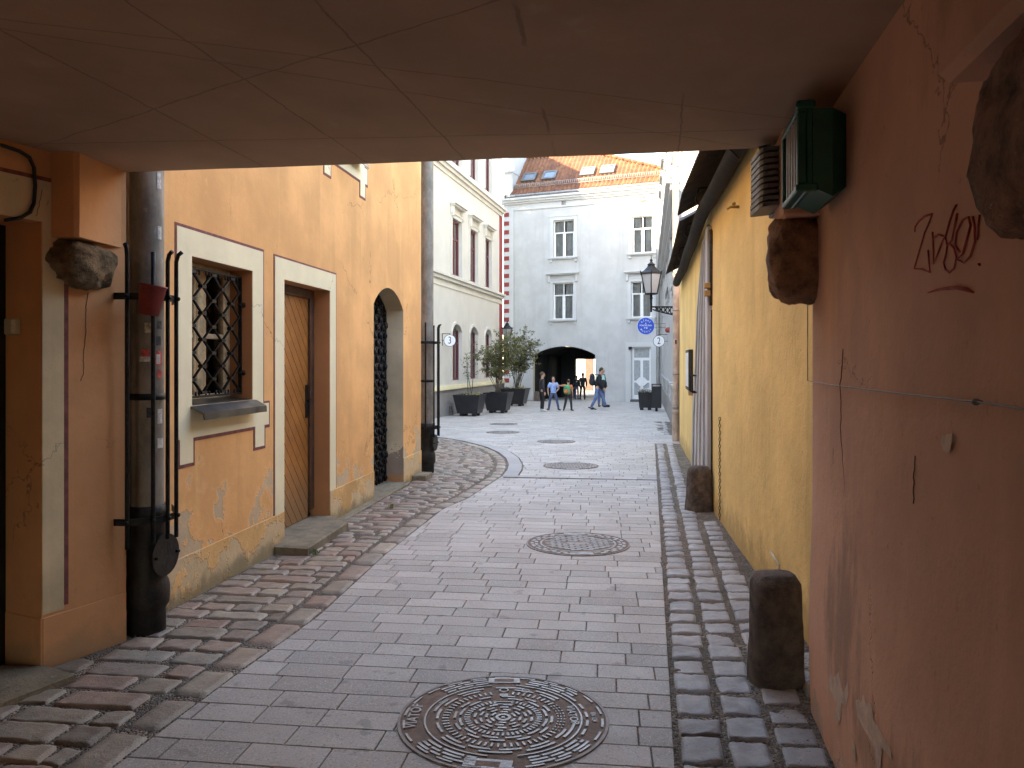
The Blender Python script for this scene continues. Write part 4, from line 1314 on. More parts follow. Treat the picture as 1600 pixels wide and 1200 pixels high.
for z in (.3, 1.25, 2.1): hb.ell(FW.p(gb - .03, -.24, z), (.03, .03, .05), None, 8, 6, 0, .4)
hb.objs('hinge', m_rustblk, lg)

# ------------------------------------------------------------------ downpipes and their guards
PX, PY = -2.255, 4.745
dp = thing('drainpipe', 'stained grey drainpipe with a cast iron foot, beside the passage pier', 'drainpipe', (PX, PY, g(PY)), 'drainpipes on the orange house')
m = M(); m.lathe([(.098, .70), (.098, 2.0), (.0985, 2.001), (.098, 2.02), (.098, 3.2), (.098, 5.2), (.1, 9.4)], (PX, PY, 0), 28); m.obj('shaft', m_zinc, dp)
m = M(); m.lathe([(.099, 1.365), (.104, 1.365), (.104, 1.405), (.099, 1.405)], (PX, PY, 0), 28); m.tube([(PX - .12, PY + .02, 1.385), (PX - .06, PY, 1.385)], .012); m.obj('clamp', m_iron, dp)
m = M(); m.lathe([(.1, -.10), (.108, -.09), (.108, .07), (.112, .085), (.128, .11), (.132, .16), (.131, .215), (.125, .245), (.116, .262), (.113, .30), (.113, .58), (.118, .60), (.122, .66), (.122, .715), (.10, .72)], (PX, PY, 0), 32); m.obj('cast_foot', m_cast, dp)
hn = Vector((.97, -.20, 0)).normalized(); hc = Vector((PX, PY, .415)) + Vector((.125, -.03, 0))
m = M(); m.disc(hc, .128, hn, 28, 0, .016); m.disc(hc - hn * .02, .105, hn, 24, 0, .03); h_ = m.obj('hatch_cover', m_cast, dp)
m = M()
for sg in (1, -1):
    pb_ = hc + Vector((.2, .97, 0)) * .10 * sg; m.tube([pb_, pb_ + hn * .03], .010, 6)
m.objs('bolt', m_iron, h_)
stk = M(); rr_ = random.Random(4)
def sticker(az, z, w, h, mat):
    m = M(); r = .1005; a0 = R(az); da = w / r / 2; n = 5
    vs = []
    for i in range(n + 1):
        a = a0 - da + 2 * da * i / n
        vs += [(PX + r * math.cos(a), PY + r * math.sin(a), z), (PX + r * math.cos(a), PY + r * math.sin(a), z + h)]
    m.add(vs, [(2 * i, 2 * i + 2, 2 * i + 3, 2 * i + 1) for i in range(n)]); m.obj('sticker', mat, dp)
m_st1 = simple('pale_sticker', (.55, .52, .48), .6, 0, .35, 45); m_st2 = simple('dark_sticker', (.04, .04, .05), .5, 0, .8, 60); m_st3 = simple('red_sticker', (.55, .08, .06), .5, 0, .5, 50); m_st4 = simple('tan_sticker', (.42, .34, .20), .6, 0, .6, 40)
for a in ((-58, 1.775, .05, .06, m_st4), (-20, 1.80, .035, .05, m_st2), (-24, 1.70, .035, .055, m_st2), (-70, 1.63, .05, .045, m_st3), (-72, 1.60, .06, .03, m_st1), (-22, 1.575, .05, .09, m_st3), (-25, 1.585, .03, .06, m_st1), (-20, 1.50, .035, .05, m_st3),
          (-55, 1.26, .04, .06, m_st2), (-18, 1.22, .04, .09, m_st1), (-15, 1.07, .05, .06, m_st1), (-20, 2.35, .03, .08, m_st1), (-22, 2.66, .03, .1, m_st1)): sticker(*a)

gd = thing('pipe_guard', 'black iron bar cage round the drainpipe beside the passage pier', 'pipe guard', (PX, PY, g(PY)), 'iron bar cages round the drainpipes')
arc = [(PX - .03 + .205 * math.cos(R(a)), PY - .03 + .205 * math.sin(R(a))) for a in range(-150, 41, 12)]
hoopL = [(-2.40, 4.47), (-2.36, 4.60)]
hp = hoopL[:1] + arc + [(arc[-1][0] - .10, arc[-1][1] + .16)]
for z in (1.985, .655):
    m = M(); z0_ = z - .02; z1_ = z + .02
    vs = []
    for x, y in hp: vs += [(x, y, z0_), (x, y, z1_)]
    for x, y in hp:
        d = Vector((x - PX + .03, y - PY + .03)).normalized() * .008
        vs += [(x + d.x, y + d.y, z0_), (x + d.x, y + d.y, z1_)]
    n = len(hp); o_ = 2 * n
    fs = []
    for i in range(n - 1):
        a = 2 * i
        fs += [(a, a + 2, a + 3, a + 1), (o_ + a, o_ + a + 1, o_ + a + 3, o_ + a + 2), (a + 1, a + 3, o_ + a + 3, o_ + a + 1), (a, o_ + a, o_ + a + 2, a + 2)]
    m.add(vs, fs); m.obj('hoop', m_iron, gd)
for az, top_, bt, hook in ((-140, 2.27, .50, 0), (-112, 2.285, .50, 1), (-82, 2.285, .50, 1), (-45, 2.25, .52, 0), (-20, 2.265, .53, 1), (4, 2.275, .52, 1)):
    m = M(); a = R(az); ox = Vector((math.cos(a), math.sin(a), 0)); c = Vector((PX - .03, PY - .03, 0)) + ox * .218
    pth = [c + Vector((0, 0, bt)), c + Vector((0, 0, .70)), c + Vector((0, 0, 1.3)), c + Vector((0, 0, 1.9))]
    if hook: pth += [c + Vector((0, 0, top_ - .06)), c + ox * .012 + Vector((0, 0, top_ - .02)), c + ox * .035 + Vector((0, 0, top_))]
    else: pth += [c + Vector((0, 0, top_))]
    m.tube(pth, .0125, 6)
    for z in (1.985, .655): m.ell(c + ox * .012 + Vector((0, 0, z)), (.014, .014, .014), None, 6, 4)
    m.obj('bar', m_iron, gd)
D2 = Vector((-1.335 - PX, 12.10 - PY, -.012 * (12.1 - PY)))
for src, lab in ((dp, 'grey drainpipe at the far corner of the orange house'), (gd, 'black iron bar cage round the far corner drainpipe')):
    kids = [k_ for k_ in src.children]
    c = copy_tree(src)
    c.location = Vector(src.location) + D2; c['label'] = lab
    for k_ in list(c.children):
        if k_.name.startswith('sticker'): bpy.data.objects.remove(k_)
m = M()
rot = Matrix.Rotation(R(9), 3, 'Y')
m.lathe([(.0, -.085), (.056, -.085), (.074, .082), (.079, .084), (.079, .092), (.072, .092), (.066, .06), (.055, -.07), (0, -.07)], (-2.105, 4.475, 1.955), 28, 0, rot)
o = m.obj('flower_pot', m_red, None, (-2.105, 4.475, 1.955)); tag(o, 'empty red plastic flower pot hung on the near pipe cage', 'flower pot')
# unseen wall added behind the camera to cut light, with one opening
m = M(); fbk = F((-6, -5.5), (1, 0), (0, 1))
m.wall(fbk, -3, 9, -.3, 3.0, [(4.3, 5.4, -.3, 2.4, 0, .3)]); m.obj('rear_light_block', m_passl, PB)

# hairline cracks that the photograph shows
def crack(fr, pts, n, r=.0016):
    rr = random.Random(len(pts)); m = M(); P = []
    for a, b in zip(pts, pts[1:]):
        for i in range(6):
            t = i / 6; P.append(hit(fr, a[0] + (b[0] - a[0]) * t + rr.uniform(-.9, .9), a[1] + (b[1] - a[1]) * t, n))
    m.tube(P, r, 4); return m
m_crk = simple('crack_dark', (.10, .06, .045), .9)  # dark brown for the crack lines
for pts, n in (([(1317, 545), (1313, 600), (1314, 680), (1319, 740), (1322, 870)], .001), ([(1430, 712), (1428, 745), (1427, 795)], .001), ([(1303, 700), (1302, 722), (1290, 742), (1283, 752)], .001)):
    crack(FR, pts, n).obj('crack', m_crk, PB)
for pts in ([(137, 458), (134, 490), (134, 520), (130, 560), (131, 580), (126, 598)], [(66, 296), (62, 318), (55, 342)]):
    crack(FL, pts, .0045 if pts[0][0] < 100 else .001, .0018).obj('crack', m_crk, PB)
m_dim = simple('dim_backing', (.22, .215, .21), .9)
# ================================================================== generic facade window
def fwindow(fr, parent, u0, u1, z0, z1, dep, fmat, tmat, style='sash', surround=.18, hood=None, sill=True, rise=0., curt=True, tw=.045):
    w = M(); s = surround
    if s:
        zt = z1 - rise
        w.box(fr, u0 - s, u0, 0, tw, z0, zt); w.box(fr, u1, u1 + s, 0, tw, z0, zt)
        if rise:
            a = arch_pts(u0, u1, zt, rise); b = arch_pts(u0 - s, u1 + s, zt, rise + s)
            for (p, q), (r_, t) in zip(zip(a, a[1:]), zip(b, b[1:])):
                w.quad(fr.p(p[0], tw, p[1]), fr.p(q[0], tw, q[1]), fr.p(t[0], tw, t[1]), fr.p(r_[0], tw, r_[1]))
                w.quad(fr.p(r_[0], tw, r_[1]), fr.p(t[0], tw, t[1]), fr.p(t[0], 0, t[1]), fr.p(r_[0], 0, r_[1]))
        else:
            w.box(fr, u0 - s, u1 + s, 0, tw, z1, z1 + s)
            w.box(fr, u0 - s - .03, u1 + s + .03, 0, tw + .03, z1 + s, z1 + s + .05)
    else:
        w.box(fr, u0 - .02, u1 + .02, -.02, .004, z0 - .02, z0 - .002)
    win = w.obj('window', tmat, parent)
    f = M(); n0, n1 = -dep, -dep + .06
    t = .055 if curt else .075; zt = z1 - (rise * .35 if rise else 0)
    um = (u0 + u1) / 2; ztr = z0 + (z1 - z0) * .66
    for a, b, c, d in ((u0, u0 + t, z0, z1), (u1 - t, u1, z0, z1), (u0 + t, u1 - t, z0, z0 + t), (u0 + t, u1 - t, z1 - t, z1), (u0 + t, u1 - t, ztr - .035, ztr + .035)): f.box(fr, a, b, n0, n1, c, d)
    f.box(fr, um - .045, um + .045, n0, n1 + .008, z0 + t, ztr - .035); f.box(fr, um - .025, um + .025, n0, n1, ztr + .035, z1 - t)
    for a, b in ((u0 + t, um - .045), (um + .045, u1 - t)):
        f.box(fr, a, a + .035, n0, n1 - .012, z0 + t, ztr - .035); f.box(fr, b - .035, b, n0, n1 - .012, z0 + t, ztr - .035)
    f.obj('frame', fmat, win)
    gl = M(); gl.quad(fr.p(u0, n0 + .02, z0), fr.p(u1, n0 + .02, z0), fr.p(u1, n0 + .02, z1), fr.p(u0, n0 + .02, z1)); gl.obj('pane', m_glass, win)
    if curt:
        cm_ = M(); n = 46; prev = None; rr = random.Random(int(u0 * 37 + z0 * 11))
        half = [(u0 + .03, um - rr.uniform(.03, .14)), (um + rr.uniform(.02, .12), u1 - .03)]
        for a, b in half:
            prev = None
            for i in range(n // 2):
                u = a + (b - a) * i / (n // 2 - 1); nn = -dep - .13 + .035 * math.sin(i * 1.7) + .015 * math.sin(i * .61)
                cur = (fr.p(u, nn, z0 + .04), fr.p(u, nn, z1 - .02))
                if prev: cm_.quad(prev[0], cur[0], cur[1], prev[1])
                prev = cur
        cm_.obj('curtain', m_curtain, win)
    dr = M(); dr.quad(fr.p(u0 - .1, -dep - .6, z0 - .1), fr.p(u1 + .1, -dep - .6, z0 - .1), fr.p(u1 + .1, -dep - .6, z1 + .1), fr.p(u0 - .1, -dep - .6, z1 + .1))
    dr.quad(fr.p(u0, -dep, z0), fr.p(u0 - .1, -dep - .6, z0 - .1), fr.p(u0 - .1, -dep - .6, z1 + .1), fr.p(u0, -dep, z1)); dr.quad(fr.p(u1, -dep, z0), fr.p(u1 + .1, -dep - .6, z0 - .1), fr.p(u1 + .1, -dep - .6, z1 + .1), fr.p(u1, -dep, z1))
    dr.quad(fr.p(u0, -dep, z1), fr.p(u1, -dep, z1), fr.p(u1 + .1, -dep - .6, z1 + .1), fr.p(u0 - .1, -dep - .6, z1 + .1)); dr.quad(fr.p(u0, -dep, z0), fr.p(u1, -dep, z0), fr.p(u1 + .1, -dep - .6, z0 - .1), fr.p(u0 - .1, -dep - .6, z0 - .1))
    dr.obj('shade_backing', m_dark if curt else m_dim, win)  # room gloom put into the backing colour, greyer where no curtain hangs
    if sill:
        sl = M(); e = surround + .06
        sl.box(fr, u0 - e, u1 + e, 0.001, .15, z0 - .075, z0 - .002); sl.box(fr, u0 - e + .04, u1 + e - .04, 0, .10, z0 - .12, z0 - .075)
        for uu_ in (u0 - e + .06, u1 + e - .20): sl.box(fr, uu_, uu_ + .14, 0, .075, z0 - .26, z0 - .12)
        sl.obj('sill', tmat, win)
    if hood:
        h = M(); e = surround + hood[1]; zz = z1 + hood[0]
        h.box(fr, u0 - e, u1 + e, 0, .24, zz + .06, zz + .13); h.box(fr, u0 - e + .05, u1 + e - .05, 0, .17, zz, zz + .06)
        for uu_ in (u0 - e + .08, u1 + e - .22): h.bbox(fr, uu_, uu_ + .14, 0, .12, zz - .38, zz, .015)
        h.obj('hood', tmat, win)
    return win

# ================================================================== cream building, left
KB = math.hypot(.229, 1)
FB_ = F((-8.645, 0), (.229, 1))
WB = thing('cream_building', 'cream white building with dark red window frames on the left of the square', 'building', (-2.4, 27.4, g(27)))
U = lambda y: y * KB
cols = [(28.1, 29.25), (30.4, 31.5), (32.65, 33.7)]
more = [(24.0, 25.1), (21.8, 22.9), (19.5, 20.6)]
holes = []
for a, b in cols + more:
    holes += [(U(a), U(b), .905, 3.0, .30, .17), (U(a), U(b), 4.80, 6.88, 0, .17), (U(a), U(b), 8.95, 11.3, 0, .17)]
m = M(); m.wall(FB_, U(12.6), U(35.75), -.8, 13.75, holes)  # near end lengthened unseen to stop sun coming through the gap
p = FB_.p(U(35.75), 0, 0); q = FB_.p(U(35.75), -9, 0); r_ = FB_.p(U(12.6), 0, 0); s_ = FB_.p(U(12.6), -9, 0)
m.quad((p[0], p[1], -.8), (q[0], q[1], -.8), (q[0], q[1], 13.75), (p[0], p[1], 13.75)); m.quad((r_[0], r_[1], -.8), (s_[0], s_[1], -.8), (s_[0], s_[1], 13.75), (r_[0], r_[1], 13.75))
m.quad((q[0], q[1], -.8), (s_[0], s_[1], -.8), (s_[0], s_[1], 13.75), (q[0], q[1], 13.75))
m.obj('wall', m_white, WB)
m = M()
e0, e1 = FB_.p(U(12.4), .3, 13.75), FB_.p(U(35.9), .3, 13.75); c0_, c1_ = FB_.p(U(12.4), -4.5, 17.2), FB_.p(U(35.9), -4.5, 17.2); d0, d1 = FB_.p(U(12.4), -9, 13.75), FB_.p(U(35.9), -9, 13.75)
m.quad(e0, e1, c1_, c0_); m.quad(c0_, c1_, d1, d0); m.quad(e0, e1, d1, d0); m.add([e0, c0_, d0], [(0, 1, 2)]); m.add([e1, c1_, d1], [(0, 1, 2)])
m.obj('roof', m_tile, WB)
m = M()
m.box(FB_, U(12.6), U(35.78), 0, .22, 8.58, 8.66); m.box(FB_, U(12.6), U(35.77), 0, .14, 8.45, 8.58); m.box(FB_, U(12.6), U(35.76), 0, .05, 8.3, 8.45); m.obj('cornice', m_white, WB)
m = M(); m.box(FB_, U(12.6), U(35.78), 0, .18, 4.62, 4.72); m.box(FB_, U(12.6), U(35.77), 0, .10, 4.50, 4.62); m.box(FB_, U(12.6), U(35.76), 0, .03, 4.26, 4.31); m.obj('cornice', m_white, WB)
m = M(); m.box(FB_, U(12.6), U(35.78), 0, .10, -.9, .60); m.obj('plinth', m_dgrey, WB)
m = M(); m.box(FB_, U(12.6), U(35.79), 0, .17, .60, .66); m.box(FB_, U(12.6), U(35.79), 0, .12, .66, .745); m.obj('plinth_ledge', m_cream, WB)
m = M(); m.box(FB_, U(35.2), U(35.772), 0, .02, .76, 4.24); m.box(FB_, U(35.2), U(35.772), 0, .02, 4.74, 8.28); m.obj('corner_strip', m_redp, WB)
for a, b in cols + more:
    fwindow(FB_, WB, U(a), U(b), .905, 3.0, .15, m_rframe, m_white, surround=.10, rise=.30, sill=False, curt=False)
    fwindow(FB_, WB, U(a), U(b), 4.80, 6.88, .15, m_rframe, m_white, surround=.14, hood=(.42, .06), sill=False, curt=False)
    fwindow(FB_, WB, U(a), U(b), 8.95, 11.3, .15, m_rframe, m_white, surround=.12, sill=False, curt=False)

# ================================================================== pale grey house closing the street
FA = F((0, 42.2), (.9216, -.388), (-.388, -.9216))
GH = thing('grey_house', 'pale grey three storey house with orange tiled roof and dark carriage arch', 'house', (4, 40.6, g(40.6)))
wins = [(2.415, 3.575, 7.19, 9.17), (6.716, 7.793, 7.18, 9.08), (2.39, 3.545, 3.86, 5.81), (6.66, 7.73, 3.87, 5.72)]
ARC = (1.247, 4.745, -.9, 2.42, .46, 7.0)
DR = (6.69, 7.69, -.9, 2.36, 0, .2)
m = M()
m.wall(FA, .1, 9.2, -.9, 10.8, [(*w_, 0, .2) for w_ in wins] + [(ARC[0], ARC[1], -.9, 2.42, .46, .25), DR])
p = FA.p(-.5, -10, 0); q = FA.p(-.5, .0, 0)
m.quad((q[0], q[1], -.9), (p[0], p[1], -.9), (p[0], p[1], 10.8), (q[0], q[1], 10.8))
p2 = FA.p(9.2, -10, 0); q2 = FA.p(9.2, 0, 0)
m.quad((q2[0], q2[1], -.9), (p2[0], p2[1], -.9), (p2[0], p2[1], 10.8), (q2[0], q2[1], 10.8))
m.quad((p[0], p[1], 3), (p2[0], p2[1], 3), (p2[0], p2[1], 10.8), (p[0], p[1], 10.8))
m.obj('wall', m_grey, GH)
# tunnel
t = M(); d = ARC[5]
ap = arch_pts(ARC[0] - .15, ARC[1] + .0, 1.96, .46)
def tun(m, n0, n1):
    m.quad(FA.p(ap[0][0], n0, -1.2), FA.p(ap[0][0], n1, -1.2), FA.p(ap[0][0], n1, 1.96), FA.p(ap[0][0], n0, 1.96))
    m.quad(FA.p(ap[-1][0], n0, -1.2), FA.p(ap[-1][0], n1, -1.2), FA.p(ap[-1][0], n1, 1.96), FA.p(ap[-1][0], n0, 1.96))
    for (a, za), (b, zb) in zip(ap, ap[1:]): m.quad(FA.p(a, n0, za), FA.p(b, n0, zb), FA.p(b, n1, zb), FA.p(a, n1, za))
tun(t, -.25, -d)
for n_ in (-2.6, -5.2):      # darker ribs
    t.box(FA, ARC[0] - .15, ARC[0] + .06, n_ - .3, n_, -1.2, 2.0); t.box(FA, ARC[0] - .15, ARC[1], n_ - .3, n_, 2.22, 2.45)
t.box(FA, ARC[0] - .15, ARC[1] + .0, -.3, -.25, -1.2, -1.0)
ue, _ = hu(FA, 899, 590, -5.0)
ig = M(); ig.box(FA, ARC[0] - .15, ue, -5.2, -5.0, -1.2, 2.45); ig.obj('inner_dark_panel', m_black, GH); t.box(FA, ue, ARC[1], -5.2, -5.0, 1.75, 2.45)  # black panel added to keep the left of the arch dark
t.obj('arch_tunnel', m_tunnel, GH)
jm = M(); jm.quad(FA.p(ARC[0] + .003, -.001, -.9), FA.p(ARC[0] + .003, -.25, -.9), FA.p(ARC[0] + .003, -.25, 1.95), FA.p(ARC[0] + .003, -.001, 1.95)); jm.obj('arch_jamb', m_tunjamb, GH)
# cornice, frieze, gutter
m = M(); m.box(FA, -.55, 9.2, 0, .32, 10.42, 10.52); m.box(FA, -.53, 9.2, 0, .22, 10.30, 10.42); m.box(FA, -.51, 9.2, 0, .13, 10.20, 10.30); m.box(FA, .1, 9.2, 0, .05, 9.87, 9.95); m.box(FA, .1, 9.2, 0, .025, 9.95, 10.20); m.obj('cornice', m_trim, GH)
m = M(); m.tube([FA.p(-.2, .25, 10.62), FA.p(9.1, .25, 10.62)], .075, 10)
for k_ in range(9): m.tube([FA.p(.3 + k_ * 1.02, .25, 10.62), FA.p(.34 + k_ * 1.02, .25, 10.62)], .083, 10)
m.obj('gutter', m_zincl, GH)
m = M(); m.box(FA, -.5, .1, 0.0, .03, -.9, 10.28)
for k_ in range(23): m.box(FA, -.5, .10, .028, .032, 9.55 - k_ * .48, 9.565 - k_ * .48)
m.obj('quoins', m_trim, GH)
m = M()
for k_ in range(21):
    z = 9.56 - k_ * .48; m.box(FA, -.46, -.16, .03, .042, z, z + .235)
m.obj('red_quoins', m_redp, GH)
m = M()
for (a, b) in ((881, 317), (1005, 311.5)):
    u, z = hu(FA, a, b); m.box(FA, u - .13, u + .13, 0, .025, z - .13, z + .13)
m.objs('vent', simple('vent_brown', (.16, .10, .08), .8), GH)
fwindow(FA, GH, *wins[0], .17, m_wframe, m_trim, surround=.19)
fwindow(FA, GH, *wins[1], .17, m_wframe, m_trim, surround=.19)
fwindow(FA, GH, *wins[2], .17, m_wframe, m_trim, surround=.17, hood=(.42, .16))
fwindow(FA, GH, *wins[3], .17, m_wframe, m_trim, surround=.17, hood=(.42, .16))
# door
ds = M(); u0, u1 = DR[0], DR[1]
ds.box(FA, u0 - .30, u0 - .06, 0, .06, -.9, 2.36); ds.box(FA, u1 + .06, u1 + .28, 0, .06, -.9, 2.36); ds.box(FA, u0 - .30, u1 + .28, 0, .06, 2.36, 2.60); ds.box(FA, u0 - .06, u0, 0, .03, -.9, 2.36); ds.box(FA, u1, u1 + .06, 0, .03, -.9, 2.36)
dobj = ds.obj('door', m_trim, GH)
zb = g(39.3) + .13
lf = M(); n0, n1 = -.19, -.13
um = (u0 + u1) / 2
for a, b, c, d_ in ((u0, u0 + .1, zb, 2.36), (u1 - .1, u1, zb, 2.36), (u0 + .1, u1 - .1, 1.66, 1.80), (u0 + .1, u1 - .1, 2.28, 2.36), (um - .07, um + .07, zb + .2, 1.66), (u0 + .1, u1 - .1, zb, zb + .22), (u0 + .1, u1 - .1, .52, .62)): lf.box(FA, a, b, n0, n1, c, d_)
lf.prism(FA, [(um - .34, .57), (um - .12, .79), (um + .12, .79), (um + .34, .57), (um + .12, .35), (um - .12, .35)], n0, n1 + .01)
lf.obj('leaf', m_wframe, dobj)
m = M(); m.box(FA, u0 + .1, u1 - .1, n0 + .01, n0 + .03, zb + .2, 2.28); m.obj('pane', simple('frosted_pane', (.36, .38, .38), .3), dobj)
m = M(); m.box(FA, u0 - .05, u1 + .05, -.2, .12, -.9, zb - .01); m.obj('threshold', simple('dark_threshold', (.10, .095, .09), .8), dobj)
m = M(); m.bbox(FA, u0 - .12, u0 + .02, .06, .2, 2.22, 2.36, .01); m.obj('wall_camera', m_black, dobj)
# roof
RT = 2.42 / 2.2
def bmax(u): return 2.2 if u < 3.7 else 2.2 - (u - 3.7) / 4.9 * 1.75
m = M(); NU, NV = 300, 56; vs = []
for j in range(NV + 1):
    for i in range(NU + 1):
        u = -.08 + 9.3 * i / NU
        bb = -.16 + (bmax(u) + .16) * j / NV
        ph = u / .23
        wv = .055 * math.sin(2 * math.pi * ph) + .018 * math.sin(4 * math.pi * ph)
        fr_ = (bb / .26) % 1
        vs.append(FA.p(u, -bb, 10.86 + bb * RT + wv + .05 * (1 - fr_) + .008 * mnoise.noise(Vector((u * 3, bb * 3, 0)))))
m.add(vs, [(j * (NU + 1) + i, j * (NU + 1) + i + 1, (j + 1) * (NU + 1) + i + 1, (j + 1) * (NU + 1) + i) for j in range(NV) for i in range(NU)], 0, True)
pr = [FA.p(-.08, -2.2, 13.3), FA.p(3.7, -2.2, 13.3), FA.p(9.2, -.3, 11.2)]; bk = [FA.p(-.08, -6, 9.6), FA.p(6, -6, 9.6), FA.p(9.2, -4, 9.6)]
m.quad(pr[0], pr[1], bk[1], bk[0]); m.quad(pr[1], pr[2], bk[2], bk[1])
rf = m.obj('roof', m_tile, GH)
m = M()
rp = [FA.p(-.1 + .34 * i, -2.2, 13.32) for i in range(13)]
for a, b in zip(rp, rp[1:]): m.tube([a, b], [.11, .09], 8)
hp_ = [(3.7, 2.2), (9.1, bmax(9.1))]
for i in range(14):
    t0, t1 = i / 14, (i + 1) / 14
    P = lambda t: FA.p(hp_[0][0] + (hp_[1][0] - hp_[0][0]) * t, -(hp_[0][1] + (hp_[1][1] - hp_[0][1]) * t), 10.92 + (hp_[0][1] + (hp_[1][1] - hp_[0][1]) * t) * RT)
    m.tube([P(t0), P(t1)], [.11, .09], 8)
m.obj('ridge', m_tile, rf)
for uc in (.72, 1.92, 4.10, 5.20):
    FS_ = FA
    def sp(u, b, h): return FA.p(u, -b + h * .7, 10.86 + b * RT + h * .75)
    m = M(); b0_, b1_ = .58, 1.08; a, b = uc - .40, uc + .40; h = .14
    o_ = [sp(a, b0_, h), sp(b, b0_, h), sp(b, b1_, h), sp(a, b1_, h)]; i_ = [sp(a + .11, b0_ + .09, h), sp(b - .11, b0_ + .09, h), sp(b - .11, b1_ - .09, h), sp(a + .11, b1_ - .09, h)]
    l_ = [sp(a, b0_, -.02), sp(b, b0_, -.02), sp(b, b1_, -.02), sp(a, b1_, -.02)]
    m.add(o_ + i_ + l_, [(k_, (k_ + 1) % 4, 4 + (k_ + 1) % 4, 4 + k_) for k_ in range(4)] + [(8 + k_, 8 + (k_ + 1) % 4, (k_ + 1) % 4, k_) for k_ in range(4)])
    s_ = m.obj('skylight', simple('skylight_frame', (.10, .095, .09), .5), rf)
    m = M(); m.quad(*[sp(u, b, h - .02) for u, b in ((a + .1, b0_ + .08), (b - .1, b0_ + .08), (b - .1, b1_ - .08), (a + .1, b1_ - .08))]); m.obj('pane', simple('skylight_glass', (.10, .14, .18), .06, 0, .02, spec=1.), s_)
m = M()
sgp = lambda u, h: FA.p(u, -.12, 10.95 + .12 * RT + h)
for h in (.05, .24): m.tube([sgp(-.1, h), sgp(9.1, h)], .014, 5)
for k_ in range(78): m.tube([sgp(-.05 + k_ * .117, .04), sgp(-.05 + k_ * .117, .25)], .014, 4)
m.obj('snow_guard', m_zincl, rf)
# parapet at the left verge, house parts behind it
m = M(); m.box(FA, -.50, .02, -6, -.05, 10.8, 12.0); m.box(FA, -.53, .05, -6, .0, 12.0, 12.1); m.box(FA, -.40, .02, -6, -.3, 12.1, 15.5); m.obj('parapet', m_bwhite, GH)
RH = thing('rear_house', 'tall pale house wall rising behind the tiled roof ridge', 'house', FA.p(1.5, -5, 9))
m = M(); m.box(FA, .06, 2.75, -9, -3.9, 6.0, 16.5); m.obj('wall', plaster('lilac_plaster', (.66, .655, .70), .08, .1, .1), RH)
m = M()
for a, b in ((1.0, 1.3), (2.4, 2.75)): m.box(FA, a, b, -3.9, -3.82, 9, 16.5)
m.objs('pilaster', m_bwhite, RH)
m = M(); m.box(FA, 0, 2.85, -9.1, -3.6, 16.5, 16.8); m.obj('roof', m_tile, RH)
# tiled roof in the gap to the left, extended unseen upward to shade the facade
TH_ = thing('tiled_house', 'narrow orange tiled roof in the gap beside the cream building', 'house', (-1.6, 40, 0))
FT = F((-.50, 35.9), (0, 1), (1, 0))
m = M(); m.box(FT, -.12, 6.0, -8, 0, -.9, 10.9); m.obj('wall', m_bwhite, TH_)
m = M(); vs = []; NU, NV = 60, 30
for j in range(NV + 1):
    for i in range(NU + 1):
        u = -.12 + 6.14 * i / NU; bb = 5.7 * j / NV
        vs.append(FT.p(u, -.05 - bb, 10.9 + bb * 1.6 + .05 * math.sin(u * 24) + .05 * (1 - (bb / .3) % 1)))
m.add(vs, [(j * (NU + 1) + i, j * (NU + 1) + i + 1, (j + 1) * (NU + 1) + i + 1, (j + 1) * (NU + 1) + i) for j in range(NV) for i in range(NU)], 0, True)
m.obj('roof', m_tile, TH_)
# yard beyond the arch
YH = thing('yard_house', 'pale wall with a brown door seen through the far archway', 'house', FA.p(4, -21, -.6))
FY = F(FA.p(2.4, -21, 0)[:2], (.9216, -.388), (-.388, -.9216))
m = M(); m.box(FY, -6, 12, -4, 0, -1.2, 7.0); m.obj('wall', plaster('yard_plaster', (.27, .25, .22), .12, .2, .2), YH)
m = M(); ua, _ = hu(FY, 915, 590); ub, _ = hu(FY, 927, 590)
m.bbox(FY, ua, ub, 0, .05, -.9, 1.9, .01); m.obj('door', m_dwood, YH)
m = M(); m.bbox(FY, ua - 1.2, ua - .15, 0, .04, -.9, 3.0, .01); m.bbox(FY, ub + .05, ub + .6, 0, .04, -.9, 3.0, .01); m.objs('grey_pilaster', m_grey, YH)

# ================================================================== white building, right
FRB = F((.78, 0), (.176, 1), (-.9849, .1733)); KR = math.hypot(.176, 1)
UR = lambda y: y * KR
RB = thing('white_building', 'white building with heavy window hoods and grey plinth along the right side', 'building', (3.86, 17.5, g(17.5)))
ys = [19.2 + 2.75 * k_ for k_ in range(7)]
holes = []
for y in ys: holes += [(UR(y), UR(y + 1.05), 1.0, 3.6, 0, .22), (UR(y), UR(y + 1.05), 6.9, 9.0, 0, .22), (UR(y), UR(y + 1.05), 10.4, 12.2, 0, .22)]
m = M(); m.wall(FRB, UR(17.45), UR(39.7), -.8, 14, holes)
m.obj('wall', m_bwhite, RB)
p = FRB.p(UR(17.45), 0, 0); q = (p[0] + 9, p[1] - 1.6, 0); q2 = FRB.p(UR(39.7), 0, 0)
m = M(); m.quad((p[0], p[1], -.8), (q[0], q[1], -.8), (q[0], q[1], 14), (p[0], p[1], 14)); m.quad((p[0], p[1], 14), (q[0], q[1], 14), (q2[0] + 9, q2[1], 14), (q2[0], q2[1], 14)); m.obj('side_wall', m_peach, RB)
m = M(); m.box(FRB, UR(17.4), UR(39.7), 0, .05, -.9, .36); m.obj('plinth', m_dgrey, RB)
m = M(); m.box(FRB, UR(18.0), UR(39.7), 0, .34, 5.80, 5.90); m.box(FRB, UR(18.05), UR(39.7), 0, .24, 5.66, 5.80); m.box(FRB, UR(18.1), UR(39.7), 0, .12, 5.5, 5.66); m.obj('cornice', m_trim, RB)
m = M(); m.box(FRB, UR(17.9), UR(39.7), 0, .45, 13.7, 14.05); m.obj('eaves', m_trim, RB)
m = M()
